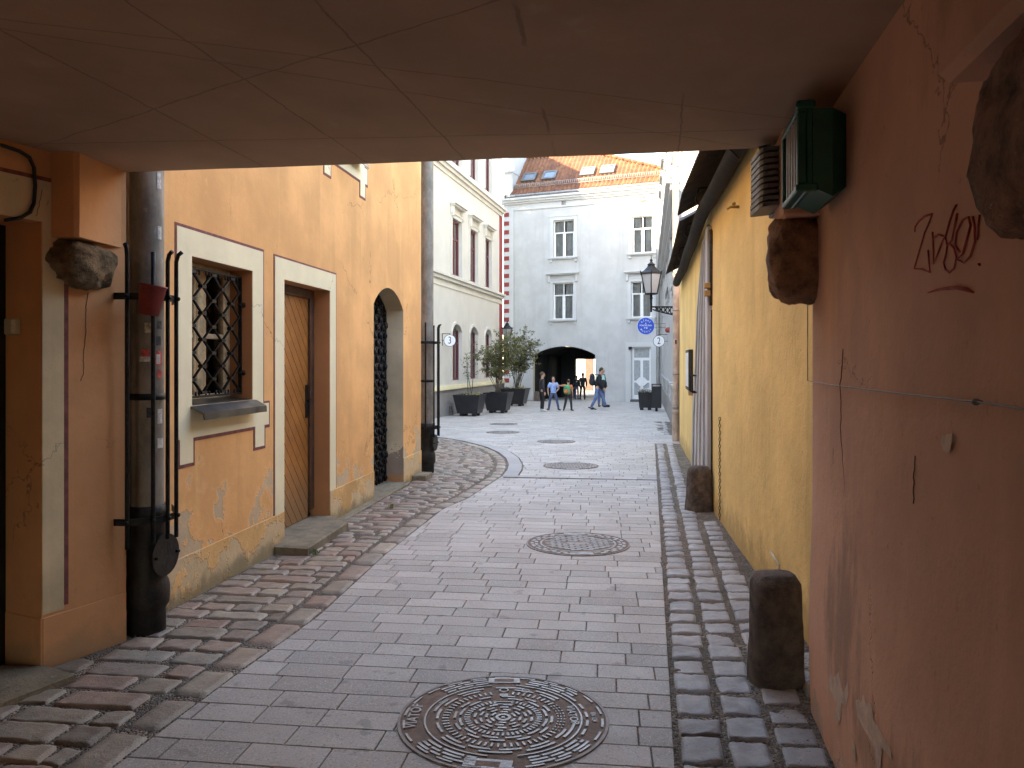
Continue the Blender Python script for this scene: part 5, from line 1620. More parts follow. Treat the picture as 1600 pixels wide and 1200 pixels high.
for k_ in range(4):
    y = 17.5 if k_ == 0 else 18.6 + 5.5 * k_
    m.box(FRB, UR(y), UR(y + .5), 0, .06, .36, 5.5)
m.objs('pilaster', m_bwhite, RB)
for k_, y in enumerate(ys):
    fwindow(FRB, RB, UR(y), UR(y + 1.05), 1.0, 3.6, .2, m_wframe, m_bwhite, surround=.14, sill=True, tw=.05)
    fwindow(FRB, RB, UR(y), UR(y + 1.05), 6.9, 9.0, .2, m_wframe, m_bwhite, surround=.16, hood=(.45, .14), tw=.06)
    fwindow(FRB, RB, UR(y), UR(y + 1.05), 10.4, 12.2, .2, m_wframe, m_bwhite, surround=.14, hood=(.2, .1), tw=.06)
dp2 = thing('drainpipe', 'tall tan painted drainpipe at the corner of the white building', 'drainpipe', (3.715, 17.42, g(17.4)))
m = M(); m.lathe([(.068, 1.0), (.068, 9), (.068, 13.7)], (3.715, 17.42, 0), 20); m.lathe([(.08, g(17.4) - .03), (.08, .42), (.085, .43), (.085, .50), (.07, .51)], (3.715, 17.42, 0), 20); m.lathe([(.070, .5), (.070, 1.01)], (3.715, 17.42, 0), 20); m.obj('shaft', m_brownpipe, dp2)
m = M()
for z in (1.30, .55, 2.75, 3.95, 6.0): m.lathe([(.070, z), (.078, z), (.078, z + .035), (.070, z + .035)], (3.715, 17.42, 0), 18); m.tube([(3.72, 17.42, z + .017), (3.86, 17.45, z + .017)], .010, 5)
m.obj('clamp', m_zincl, dp2)
m = M(); m.box(W0, 3.68, 3.72, 17.34, 17.348, 2.0, 2.09); m.obj('sticker', m_st2, dp2)
dp3 = thing('drainpipe', 'slim grey drainpipe in the corner beside the white glazed door', 'drainpipe', (7.3, 38.75, g(38.7)))
m = M(); m.lathe([(.09, -.6), (.09, 10.4)], (7.36, 38.72, 0), 14); m.obj('shaft', m_zincl, dp3)
dp4 = thing('drainpipe', 'pale grey drainpipe between the cream building and the red white quoins', 'drainpipe', FA.p(-.62, .12, -.5))
q = FA.p(-.62, .12, 0); m = M(); m.lathe([(.07, -.6), (.07, 9.9)], (q[0], q[1], 0), 14); m.tube([(q[0], q[1], 9.9), (q[0] - .1, q[1] - .1, 10.2), (q[0] + .1, q[1], 10.6)], .07, 8); m.obj('shaft', m_zincl, dp4)

# ================================================================== yellow house
YB = thing('yellow_house', 'low yellow rough plastered house with dark ribbed eaves', 'house', (2.28, 8.66, g(8.7)))
def yw(Y, n, z):
    e = .05
    t = Vector((x_yw(Y + e) - x_yw(Y - e), 2 * e)).normalized()
    return (x_yw(Y) - t.y * n, Y + t.x * n, z)
ysm = [3.0 + .35 * k_ for k_ in range(41)]; ysm[-1] = 16.95
m = M(); zs_ = [-.5, 0, .5, 1, 1.5, 2, 2.5, 3, 3.5, 3.75]
vs = [yw(y, .012 * mnoise.noise(Vector((y * .8, z * .8, 2))), z) for z in zs_ for y in ysm]; K = len(ysm)
m.add(vs, [(j * K + i, j * K + i + 1, (j + 1) * K + i + 1, (j + 1) * K + i) for j in range(len(zs_) - 1) for i in range(K - 1)], 0, True)
q = yw(16.95, 0, 0); m.quad((q[0], q[1], -.5), (q[0] + 6, q[1] - .8, -.5), (q[0] + 6, q[1] - .8, 3.75), (q[0], q[1], 3.75))
m.obj('wall', m_yellow, YB)
def eave(ya, yb, dz, off):
    m = M(); n = int((yb - ya) / .022); vs = []
    bs = [-off, -off + .02, 0.02, .4, 1.2, 4.2]
    for b in bs:
        for i in range(n + 1):
            y = ya + (yb - ya) * i / n
            wv = .022 * math.sin(2 * math.pi * y / .105)
            vs.append(yw(y, -b, 3.47 + dz + (b + off) * .52 + wv))
    m.add(vs, [(j * (n + 1) + i, j * (n + 1) + i + 1, (j + 1) * (n + 1) + i + 1, (j + 1) * (n + 1) + i) for j in range(len(bs) - 1) for i in range(n)], 0, True)
    return m
rf = eave(3.4, 9.85, .03, .36).obj('roof', m_sheet, YB)
eave(9.95, 16.2, -.02, .33).obj('roof', m_sheet, YB)
m = M()
yy = [4.6 + .3 * k_ for k_ in range(39)]
m.tube([yw(y, .115 + .0 * y, 3.36 - .010 * (y - 4.6) + .012 * math.sin(y * 2.2)) for y in yy], .078, 12)
m.obj('gutter', m_gutter, YB)
m = M()
for y in (6.2, 8.4, 10.6, 12.8, 15): m.tube([yw(y, .0, 3.52), yw(y, .2, 3.50), yw(y, .235, 3.36), yw(y, .12, 3.24)], .010, 5)
m.objs('bracket', m_iron, YB)
# gate of leaning grey planks
far_ = [(-.45, 12.85), (-.04, 12.7), (.83, 12.3), (1.84, 11.5), (2.39, 11.13), (3.15, 9.84)]
def fy(z): return lerp(far_, z)
gate = M(); NP = 9
for k_ in range(NP):
    t0, t1 = k_ / NP, (k_ + 1) / NP
    for z0_, z1_ in zip([-.4, .2, .8, 1.3, 1.8, 2.3, 2.7], [.2, .8, 1.3, 1.8, 2.3, 2.7, 3.14]):
        Yf = lambda t, z: 9.32 + (fy(z) - 9.32) * t
        n0_, n1_ = .004, .030 + .022 * (k_ % 2)
        A_ = [(Yf(t0, z0_) + .02, z0_), (Yf(t1, z0_) - .02, z0_), (Yf(t1, z1_) - .02, z1_), (Yf(t0, z1_) + .02, z1_)]
        vs = [yw(y, n0_, z) for y, z in A_] + [yw(y, n1_, z) for y, z in A_]
        gate.add(vs, [(0, 1, 2, 3)[::-1], (4, 5, 6, 7), (0, 1, 5, 4), (1, 2, 6, 5), (2, 3, 7, 6), (3, 0, 4, 7)])
ga_ = gate.obj('plank_gate', m_board, YB)
m = M()
A_ = [(-.4, 8.99), (3.18, 8.99)]
vs = [yw(y, n, z) for z in (-.4, 3.18) for y in (8.95, 9.33) for n in (0, .052)]
m.add(vs, [(0, 1, 3, 2), (4, 6, 7, 5), (0, 4, 5, 1), (2, 3, 7, 6), (1, 5, 7, 3), (0, 2, 6, 4)]); m.obj('edge_board', m_boardl, ga_)
m = M(); m.tube([yw(8.9, .008, z) for z in (-.2, .4, 1.0, 1.7, 2.2)], .010, 6); m.tube([yw(8.9, .008, z) for z in (2.25, 2.8, 3.1)] + [yw(9.2, .02, 3.22)], .026, 8); m.obj('pivot_post', m_rustblk, ga_)
m = M()
for z in (2.36, -.03):
    for dz in (0, .09):
        a = yw(8.93, .04, z + dz); m.bbox(F(a[:2], (.176, 1), (-.985, .17)), -.05, .05, -.04, .05, z + dz, z + dz + .065, .008)
m.objs('hinge_block', simple('ochre_block', (.42, .26, .10), .8), ga_)
m = M()
for y in (10.9, 11.35):
    m.tube([yw(y, .03, 1.40), yw(y, .11, 1.40), yw(y, .115, 1.39), yw(y, .115, 1.17), yw(y, .11, 1.16), yw(y, .03, 1.16)], .012, 6)
m.objs('handle', m_iron, ga_)
m = M(); a = yw(12.6, 0, 0)
FMx = F(a[:2], (.176, 1), (-.985, .1733))
m.bbox(FMx, 0, 1.0, 0, .075, 1.12, 1.80, .006); mb = thing('menu_case', 'black wall case with a pale notice behind glass on yellow wall', 'display case', FMx.p(.5, .04, 1.1)); m.obj('housing', m_black, mb)
m = M(); m.box(FMx, .05, .95, .0755, .079, 1.18, 1.75); m.obj('notice', m_wsign, mb)
m = M(); m.box(FMx, .07, .30, -.0, .07, 1.04, 1.115); m.obj('mailing_tray', simple('tan_tray', (.42, .30, .20), .7), mb)
m = M()
ch = [yw(8.05 + .01 * math.sin(k_), .022, 1.0 - .036 * k_) for k_ in range(30)]
for i, c in enumerate(ch):
    c = Vector(c); ax = Vector((.15, .98, 0)) if i % 2 else Vector((-.98, .15, 0))
    m.tube([c + ax * .010 * math.cos(R(t)) + Vector((0, 0, .020 * math.sin(R(t)))) for t in range(0, 360, 60)], .0045, 4, 0, True)
o = m.obj('chain', m_rustblk, None, ch[0]); tag(o, 'rusty hanging chain on the yellow wall beside the gate', 'chain')
tp = thing('wall_tap', 'small brass tap high on the yellow wall under the gutter', 'tap', yw(6.9, .05, 2.9))
c = Vector(yw(6.95, 0, 3.0))
m = M(); m.tube([c, c + Vector((-.08, 0, 0)), c + Vector((-.11, 0, -.02))], .014, 6); m.ell(c + Vector((-.05, 0, .03)), (.02, .02, .015)); m.obj('spout', simple('brass', (.40, .30, .14), .45, .6), tp)
# ================================================================== lanterns, signs
def lantern(label, base, dirx, wallx):
    """base: lantern axis at z of bracket; dirx: direction towards the wall; wallx: length"""
    bx, by, bz = base
    t = thing('wall_lantern', label, 'lantern', (bx + dirx[0] * wallx, by + dirx[1] * wallx, bz), 'black wall lanterns')
    cx, cy = bx, by; z0 = bz + .30; z1 = z0 + .46; rb, rt = .155, .255; rot = R(20)
    def cor(r, z, k, n=6): a = rot + 2 * math.pi * k / n; return Vector((cx + r * math.cos(a), cy + r * math.sin(a), z))
    m = M()
    for k in range(6):
        m.tube([cor(rb, z0, k), cor(rt, z1, k)], .013, 5); m.tube([cor(rb, z0, k), cor(rb, z0, k + 1)], .014, 5); m.tube([cor(rt, z1, k), cor(rt, z1, k + 1)], .018, 5)
        m.tube([cor(rt, z1, k), cor(rt + .035, z1 + .07, k)], [.02, .006], 5)
    m.lathe([(.0, z0 - .02), (rb * .7, z0 - .02), (rb * .9, z0), (0, z0 + .002)], (cx, cy, 0), 12)
    m.tube([(cx, cy, z0), (cx, cy, bz - .12)], [.03, .022], 8); m.ell((cx, cy, bz + .2), (.04, .04, .03))
    m.obj('frame', m_iron, t)
    m = M(); m.lathe([(rt + .03, z1 - .005), (rt + .02, z1 + .02), (.19, z1 + .075), (.12, z1 + .14), (.085, z1 + .19), (.095, z1 + .20), (.10, z1 + .215), (.05, z1 + .25), (.025, z1 + .275), (.035, z1 + .30), (.04, z1 + .32), (.012, z1 + .35), (.008, z1 + .42), (0, z1 + .44)], (cx, cy, 0), 6, 0, Matrix.Rotation(rot, 3, 'Z'))
    m.sm[:] = [False] * len(m.sm); m.obj('cap', m_iron, t)
    m = M()
    for k in range(6): m.quad(cor(rb * .97, z0 + .01, k), cor(rb * .97, z0 + .01, k + 1), cor(rt * .97, z1 - .01, k + 1), cor(rt * .97, z1 - .01, k))
    m.obj('pane', m_lampglass, t)
    d = Vector((*dirx, 0)); B = Vector((bx, by, bz)); m = M()
    m.tube([B, B + d * wallx], .020, 6)
    low = [B + d * (wallx * s) + Vector((0, 0, -.04 - .17 * s ** .7)) for s in (0.05, .2, .4, .6, .8, 1.)]
    m.tube(low, .018, 6)
    n = 6
    for i in range(n):
        s0, s1 = .12 + .88 * i / n, .12 + .88 * (i + 1) / n
        lo = lambda s: B + d * (wallx * s) + Vector((0, 0, -.04 - .17 * s ** .7)); up = lambda s: B + d * (wallx * s)
        m.tube([lo(s0), up(s1)], .012, 5); m.tube([up(s0), lo(s1)], .012, 5)
        c = (lo(s0) + up(s1) + lo(s1) + up(s0)) / 4
        m.ell(c, (.028, .02, .028), None, 6, 5)
    W = B + d * wallx
    m.tube([W + Vector((0, 0, .16)), W + Vector((0, 0, -.46))], .026, 6); m.ell(W + Vector((0, 0, -.40)), (.05, .04, .05)); m.ell(W + Vector((0, 0, .14)), (.045, .04, .05)); m.ell(W + Vector((0, 0, -.1)), (.05, .04, .07))
    m.obj('bracket', m_iron, t)
    return t
lantern('large black lantern on an ornate bracket beside the tan drainpipe', (3.205, 17.68, 2.86), (1, .0), .67)
lantern('distant black lantern above the planters at the red quoins', (-.22, 35.1, 2.35), (-.985, .17), .40)

def disc_sign(name, label, c, rad, rim_m, face_m, group=None):
    t = thing(name, label, 'sign', c, group)
    m = M(); m.disc(c, rad, (0, -1, 0), 40, 0, .03); m.obj('disc', face_m, t)
    return t
def put_text(parent, s, c, size, mat, sx=1., ang=0., bold=True):
    vs, fs = text_geo(s, size, .0, bold); m = M()
    ca, sa = math.cos(ang), math.sin(ang)
    m.add([(c[0] + (v.x * sx * ca - v.y * sa), c[1], c[2] + (v.x * sx * sa + v.y * ca)) for v in vs], fs)
    return m
def number_sign(s, label, c, wallp):
    t = disc_sign('house_number_sign', label, c, .205, None, m_wsign, 'round house number signs')
    m = M(); m.tube([(c[0] + .205 * math.cos(R(a)), c[1] - .01, c[2] + .205 * math.sin(R(a))) for a in range(0, 360, 10)], .009, 5, 0, True); m.obj('rim', m_iron, t)
    m = put_text(t, s, (c[0], c[1] - .018, c[2]), .36, m_blackt, .72, 0, False); m.obj('numeral', m_blackt, t)
    m = M(); sg = 1 if wallp[0] > c[0] else -1; W = Vector((wallp[0], c[1], c[2]))
    m.tube([W + Vector((0, 0, .25)), W + Vector((0, 0, -.18))], .013, 5); m.tube([W + Vector((0, 0, .24)), (c[0] - sg * .02, c[1], c[2] + .24)], .012, 5); m.tube([(c[0], c[1], c[2] + .24), (c[0], c[1], c[2] + .19)], .012, 5); m.tube([W, (c[0] + sg * .2, c[1], c[2])], .010, 5)
    m.obj('bracket', m_iron, t)
number_sign('3', 'round white house number sign reading 3 on the cream building', (-2.185, 27.0, 2.34), (-2.45, 0))
number_sign('2', 'round white house number sign reading 2 on the white building', (5.39, 28.2, 2.35), (5.72, 0))
c = (5.40, 31.0, 3.035)
ms = disc_sign('museum_sign', 'round blue museum sign with white lettering above the number 2 sign', c, .34, None, m_blue)
m = M(); m.tube([(c[0] + .345 * math.cos(R(a)), c[1], c[2] + .345 * math.sin(R(a))) for a in range(0, 360, 9)], .012, 5, 0, True); m.obj('rim', m_wsign, ms)
m = M()
def arc_text(s, rad, top=True, size=.085):
    n = len(s)
    for i, ch in enumerate(s):
        st = .088 / rad if n < 7 else .08 / rad
        a = (math.pi / 2 - (i - (n - 1) / 2) * st) if top else (-math.pi / 2 + (i - (n - 1) / 2) * st)
        pos = (c[0] + rad * math.cos(a), c[1] - .019, c[2] + rad * math.sin(a))
        k_ = put_text(None, ch, pos, size, None, 1., a - math.pi / 2 if top else a + math.pi / 2)
        m.add(k_.v, k_.f)
arc_text('RĪGAS', .225); arc_text('MUZEJS', .235, False)
for s, z, sz, sx in (('R', .10, .085, 1.), ('PORCELĀNA', .02, .085, 1.02), ('P M', -.085, .09, 1.)):
    k_ = put_text(None, s, (c[0], c[1] - .019, c[2] + z), sz, None, sx); m.add(k_.v, k_.f)
m.obj('lettering', m_whitet, ms)
m = M(); x1 = 6.22
m.tube([(c[0] + .33, c[1], c[2] + .10), (x1, c[1], c[2] + .10)], .012, 5); m.tube([(c[0] + .33, c[1], c[2] - .06), (x1, c[1], c[2] - .06)], .012, 5); m.box(W0, x1 - .03, x1 + .03, c[1] - .03, c[1] + .03, c[2] - .09, c[2] + .13)
m.obj('bracket', m_zinc, ms)
pl_ = thing('wall_plate', 'small dark name plate on the white building above the signs', 'plate', FRB.p(UR(27.2), .02, 3.2))
m = M(); m.box(FRB, UR(26.6), UR(29.4), .06, .085, 3.98, 4.18); m.obj('panel', m_black, pl_)
al = thing('alarm_bell', 'small dark red alarm bell on the white building wall', 'alarm', FRB.p(UR(26.0), .05, 2.9))
m = M(); m.ell(FRB.p(UR(24.8), .10, 2.62), (.10, .14, .09), None, 14, 9); m.obj('dome', m_redp, al)
m = M(); m.ell(FRB.p(UR(24.8), .03, 2.62), (.05, .16, .11), None, 14, 9); m.obj('backplate', m_redp, al)

# ================================================================== planters, bin
def planter(label, x, y, w, h, dep, taper, fr, group='black planters'):
    zb = g(y); t = thing('planter', label, 'planter', (x, y, zb), group)
    f = F((x, y), fr[0], fr[1]); m = M(); ft = .10; tk = .035
    a, b = w / 2, dep / 2; ab, bb = a * taper, b * taper
    def ringq(k, z, ins=0): return [f.p(u, n, z) for u, n in ((-(k * (a - ab) + ab - ins), -(k * (b - bb) + bb - ins)), ((k * (a - ab) + ab - ins), -(k * (b - bb) + bb - ins)), ((k * (a - ab) + ab - ins), (k * (b - bb) + bb - ins)), (-(k * (a - ab) + ab - ins), (k * (b - bb) + bb - ins)))]
    r0, r1, r2, r3 = ringq(0, zb + ft), ringq(1, zb + h), ringq(1, zb + h, tk), ringq(.6, zb + h - .12, tk)
    vs = r0 + r1 + r2 + r3
    fs = [(0, 1, 2, 3)] + [(q * 4 + i, q * 4 + (i + 1) % 4, q * 4 + 4 + (i + 1) % 4, q * 4 + 4 + i) for q in range(3) for i in range(4)]
    m.add(vs, fs); m.bbox(f, -a - .008, a + .008, b - .005, b + .012, zb + h - .05, zb + h + .002, .004)
    m.obj('tub', m_planter, t)
    m = M(); m.quad(*ringq(.9, zb + h - .07, tk)); m.obj('soil', m_soil, t)
    for u in (-ab * .62, ab * .62):
        for n in (-bb * .62, bb * .62):
            m = M(); m.bbox(f, u - .075, u + .075, n - .075, n + .075, zb, zb + ft + .004, .01); m.obj('foot', m_planter, t)
    return t, f
AX = ((.9748, -.2232), (.2232, .9748))
planter('tapered black planter with a thin sapling, leftmost and nearest of the three', -1.50, 27.35, .98, .76, .98, .74, AX)
planter('tapered black planter with tall shrub stems, second of the row of three', -.52, 29.35, .98, .78, .98, .74, AX)
planter('tapered black planter with leafy shrub, third and farthest of the row', .16, 35.1, 1.15, .80, 1.1, .74, AX)
BX = ((.985, -.173), (.173, .985))
planter('small black planter of white flowers left of the litter bin', 5.47, 31.45, .60, .72, .60, .84, BX)

def shrub(label, x, y, stems, cx, cz, rx, rz, nleaf, seed, zsoil, lmin=.045, lmax=.085):
    rr = random.Random(seed); zb = g(y) + zsoil
    t = thing('potted_shrub', label, 'shrub', (x, y, zb), 'shrubs in the black planters')
    m = M(); tips = []
    for k in range(stems):
        a = rr.uniform(0, 6.28); b0 = Vector((x + .22 * math.cos(a) * rr.random(), y + .22 * math.sin(a) * rr.random(), zb - .02))
        th = rr.uniform(0, 6.28); rad = math.sqrt(rr.random())
        e = Vector((cx + rx * .85 * rad * math.cos(th), y + rx * .8 * rad * math.sin(th), cz + rz * rr.uniform(-.1, .95) * (1 - .35 * rad)))
        mid = b0.lerp(e, .5) + Vector((rr.uniform(-.1, .1), rr.uniform(-.1, .1), .12))
        pth = []
        for i in range(8):
            s = i / 7; p = b0 * (1 - s) ** 2 + mid * 2 * s * (1 - s) + e * s * s
            pth.append(p + Vector((rr.uniform(-.015, .015), rr.uniform(-.015, .015), 0)))
        m.tube(pth, [.014 - .0014 * i for i in range(8)], 5)
        for i in range(3, 8):
            for q in range(3 if stems > 4 else 2):
                d = Vector((rr.gauss(0, 1), rr.gauss(0, 1), rr.uniform(-.1, .9))).normalized() * rr.uniform(.15, .42) * (rx / .75)
                tip = pth[i] + d; m.tube([pth[i], pth[i] + d * .55 + Vector((0, 0, .02)), tip], [.006, .004, .002], 4); tips.append((pth[i], tip))
    m.obj('stems', m_stem, t)
    lf = M()
    for k in range(nleaf):
        a, b = rr.choice(tips); s = rr.uniform(.25, 1.08)
        p = a.lerp(b, s) + Vector((rr.gauss(0, .035), rr.gauss(0, .035), rr.gauss(0, .035)))
        ax = Vector((rr.gauss(0, 1), rr.gauss(0, 1), rr.gauss(0, .6))).normalized(); up = Vector((rr.gauss(0, .6), rr.gauss(0, .6), 1)).normalized()
        sd = ax.cross(up).normalized(); L = rr.uniform(lmin, lmax); w = L * .34; nz = sd.cross(ax) * L * .12
        lf.add([p, p + ax * L * .45 + sd * w + nz, p + ax * L, p + ax * L * .45 - sd * w + nz], [(0, 1, 2), (0, 2, 3)], 0, False, max(.01, min(1, rr.gauss(.45, .28))))
    lf.obj('leaves', m_leaf, t)
shrub('thin sparse sapling in the nearest black planter', -1.45, 27.35, 3, -1.36, 1.75, .42, .70, 150, 3, .70, .05, .09)
shrub('tall shrub with bare lower stems and olive leaves in the second planter', -.52, 29.35, 17, -.60, 1.85, .85, .95, 4300, 5, .72, .055, .10)
shrub('broad leafy shrub in the farthest planter before the dark arch', .22, 35.1, 20, .45, 2.10, 1.15, 1.05, 5600, 8, .74, .055, .10)
# low flowers
def flowers(label, x, y, w, zs, n, seed, mat, hmax=.18):
    rr = random.Random(seed); t = thing('bedding_flowers', label, 'flowers', (x, y, g(y) + zs)); st = M(); fl_ = M()
    for k in range(n):
        p = Vector((x + rr.uniform(-w, w), y + rr.uniform(-w, w), g(y) + zs)); h = rr.uniform(.3, 1) * hmax
        e = p + Vector((rr.uniform(-.05, .05), rr.uniform(-.05, .05), h)); st.tube([p, e], .004, 3)
        for q in range(3):
            d = Vector((rr.gauss(0, 1), rr.gauss(0, 1), .4)).normalized() * .05; s2 = d.cross(Vector((0, 0, 1))).normalized() * .014
            b = p.lerp(e, rr.uniform(.2, .9)); st.add([b, b + d * .5 + s2, b + d, b + d * .5 - s2], [(0, 1, 2, 3)], 0, False, rr.random())
        if rr.random() < .65: fl_.ell(e, (.022, .022, .014), None, 6, 4)
    st.obj('leaves', m_leaf, t); fl_.obj('blooms', mat, t)
flowers('small white flowers filling the planter beside the litter bin', 5.47, 31.45, .24, .66, 90, 2, m_flower, .22)
flowers('a few pale yellow flowers at the foot of the sapling', -1.5, 27.35, .38, .68, 40, 4, m_yflower, .16)
flowers('low green plants at the foot of the farthest shrub', .16, 35.1, .45, .72, 60, 6, m_yflower, .2)
lb = thing('litter_bin', 'slim black litter bin on a post beside the flower planter', 'bin', (5.70, 30.3, g(30.3)))
fb = F((5.70, 30.3), *BX); zb = g(30.3)
m = M(); m.bbox(fb, -.19, .19, -.17, .17, zb + .14, zb + .98, .015); m.obj('body', m_planter, lb)
m = M(); m.bbox(fb, -.195, .195, -.175, .175, zb + 1.05, zb + 1.085, .01); m.box(fb, -.19, -.15, -.17, .17, zb + .98, zb + 1.05); m.box(fb, .15, .19, -.17, .17, zb + .98, zb + 1.05); m.obj('lid', m_planter, lb)
m = M(); m.box(fb, -.15, .15, -.15, .15, zb + .981, zb + 1.0); m.bbox(fb, -.16, .12, -.19, -.17, zb + .99, zb + 1.03, .004); m.obj('ash_tray', m_zincl, lb)
m = M(); m.tube([fb.p(0, 0, zb - .02), fb.p(0, 0, zb + .15)], .05, 8); m.obj('post', m_planter, lb)

# ================================================================== people
SKIN = (.52, .30, .21)
m_skin = simple('skin', SKIN, .55, 0, .06)
def cloth(name, c): return simple(name, c, .85, 0, .28, 9, .25, 35)
def ellm(m, c, rad, rot=None, seg=14, rings=9, noise=0, p=1.): m.ell(c, rad, rot, seg, rings, 0, noise, p); return m
def person(label, x, y, H, yaw, top, bot, hair, shoe, pose=None, sleeves='long', headyaw=0., longhair=False):
    pose = pose or {}
    z0 = g(y) + .006
    f = Vector((math.cos(R(yaw)), math.sin(R(yaw)), 0)); l = Vector((-math.sin(R(yaw)), math.cos(R(yaw)), 0))
    J = {'pel': (0, 0, .515), 'spi': (0, 0, .61), 'che': (.0, 0, .72), 'nec': (0, 0, .815), 'hd0': (.008, 0, .865), 'hd1': (.012, 0, .925), 'hd2': (.0, 0, .965)}
    for s, k in ((1, 'l'), (-1, 'r')):
        J.update({k + 'sh': (0, s * .105, .795), k + 'el': (-.01, s * .135, .625), k + 'wr': (.03, s * .135, .49), k + 'hi': (0, s * .05, .505), k + 'kn': (.012, s * .055, .275), k + 'an': (-.005, s * .058, .04), k + 'to': (.085, s * .068, .018)})
    J.update(pose)
    P = lambda k: Vector((x, y, z0)) + (f * J[k][0] + l * J[k][1] + Vector((0, 0, J[k][2]))) * H
    t = thing('person', label, 'person', (x, y, z0), 'people in the square')
    names = ['pel', 'spi', 'che', 'nec', 'hd0', 'hd1', 'hd2']; rad = [.068, .066, .080, .030, .042, .055, .036]
    V = [P(n) for n in names]; E = [(i, i + 1) for i in range(6)]
    for s in 'lr':
        o = len(V); V += [P(s + 'sh'), P(s + 'el'), P(s + 'wr')]; rad += [.036, .026, .018]; E += [(2, o), (o, o + 1), (o + 1, o + 2)]
        d = (P(s + 'wr') - P(s + 'el')).normalized(); side = f.copy() if abs(d.dot(f)) < .8 else l.copy()
        pal = P(s + 'wr') + d * .035 * H; V.append(pal); rad.append((.021, .014)); E.append((o + 2, o + 3)); pi_ = o + 3
        for q in range(4):
            kx = (q - 1.5) * .0105 * H; b = pal + d * .022 * H + side * kx; e = b + d * (.034 - .004 * abs(q - 1.2)) * H + l * (-.008 * H if s == 'l' else .008 * H)
            V += [b, e]; rad += [.0052, .0045]; E += [(pi_, len(V) - 2), (len(V) - 2, len(V) - 1)]
        b = pal + side * .020 * H - d * .008 * H; e = b + (side * .6 + d).normalized() * .026 * H
        V += [b, e]; rad += [.006, .005]; E += [(pi_, len(V) - 2), (len(V) - 2, len(V) - 1)]
        o = len(V); V += [P(s + 'hi'), P(s + 'kn'), P(s + 'an'), P(s + 'to')]; rad += [.052, .033, .022, .018]; E += [(0, o), (o, o + 1), (o + 1, o + 2), (o + 2, o + 3)]
    hf = (Matrix.Rotation(R(headyaw), 3, 'Z') @ f); hl = Vector((-hf.y, hf.x, 0)); hc = P('hd1')
    vs, fs = skin_geo(V, E, [(tuple(c * H for c in r) if isinstance(r, tuple) else r * H) for r in rad], 0, 2)
    m = M(); m.add(vs, fs, 0, True)
    # face: nose, ears, chin
    rotm = Matrix((hf, hl, Vector((0, 0, 1)))).transposed()
    m.ell(hc + hf * .004 * H, (.054 * H, .045 * H, .062 * H), rotm)
    m.ell(hc + hf * .058 * H - Vector((0, 0, .010 * H)), (.012 * H, .008 * H, .014 * H), rotm, 8, 6)
    m.ell(hc + hf * .030 * H - Vector((0, 0, .045 * H)), (.026 * H, .028 * H, .018 * H), rotm, 8, 6)
    for s in (1, -1): m.ell(hc + hl * .047 * H * s - Vector((0, 0, .008 * H)), (.010 * H, .006 * H, .017 * H), rotm, 8, 6)
    body = m.obj('body', m_skin, t)
    m = M()
    for s in (1, -1): m.ell(hc + hf * .0515 * H + hl * .019 * H * s + Vector((0, 0, .008 * H)), (.006 * H, .008 * H, .005 * H), rotm, 6, 4)
    m.obj('eyes', m_black, t)
    m = M(); m.ell(hc + hf * .053 * H - Vector((0, 0, .032 * H)), (.006 * H, .015 * H, .004 * H), rotm, 6, 4); m.obj('mouth', m_redp, t)
    m = M(); m.ell(hc - hf * .014 * H + Vector((0, 0, .018 * H)), (.056 * H, .052 * H, .060 * H), rotm, 16, 10, 0, .10)
    if longhair: m.ell(hc - hf * .03 * H - Vector((0, 0, .04 * H)), (.038 * H, .050 * H, .10 * H), rotm, 14, 10, 0, .12)
    m.obj('hair', hair, t)
    # trousers
    V = [P('pel') + Vector((0, 0, .03 * H)), P('pel')]; rd = [.074, .078]; E = [(0, 1)]
    for s in 'lr':
        o = len(V); a = P(s + 'hi'); b = P(s + 'kn'); c = P(s + 'an')
        V += [a, a.lerp(b, .5), b, b.lerp(c, .5), c]; rd += [.061, .052, .042, .039, .034]; E += [(1, o)] + [(o + i, o + i + 1) for i in range(4)]
    vs, fs = skin_geo(V, E, [r * H for r in rd], 1, 2); m = M(); m.add(vs, fs, 0, True); m.obj('trousers', bot, t)
    # top
    V = [P('pel') + Vector((0, 0, -.012 * H)), P('spi'), P('che'), P('nec') - Vector((0, 0, .025 * H))]; rd = [.083, .082, .094, .045]; E = [(0, 1), (1, 2), (2, 3)]
    for s in 'lr':
        o = len(V); a, b, c = P(s + 'sh'), P(s + 'el'), P(s + 'wr')
        if sleeves == 'long': V += [a, a.lerp(b, .5), b, b.lerp(c, .55), c]; rd += [.047, .041, .036, .032, .026]; E += [(2, o)] + [(o + i, o + i + 1) for i in range(4)]
        else: V += [a, a.lerp(b, .45), a.lerp(b, .85)]; rd += [.047, .043, .042]; E += [(2, o), (o, o + 1), (o + 1, o + 2)]
    vs, fs = skin_geo(V, E, [r * H for r in rd], 1, 2); m = M(); m.add(vs, fs, 0, True); m.obj('jacket' if sleeves == 'long' else 'shirt', top, t)
    for s in 'lr':
        a, b = P(s + 'an'), P(s + 'to'); d = (b - a).normalized(); dh = Vector((d.x, d.y, d.z * .8)).normalized(); sd = dh.cross(Vector((0, 0, 1))).normalized(); up = sd.cross(dh)
        rm_ = Matrix((dh, sd, up)).transposed(); m = M(); m.ell(a.lerp(b, .42) - up * .004 * H, (.082 * H, .032 * H, .026 * H), rm_, 14, 8, 0, .8); m.obj('shoe', shoe, t)
    return P, f, l, H
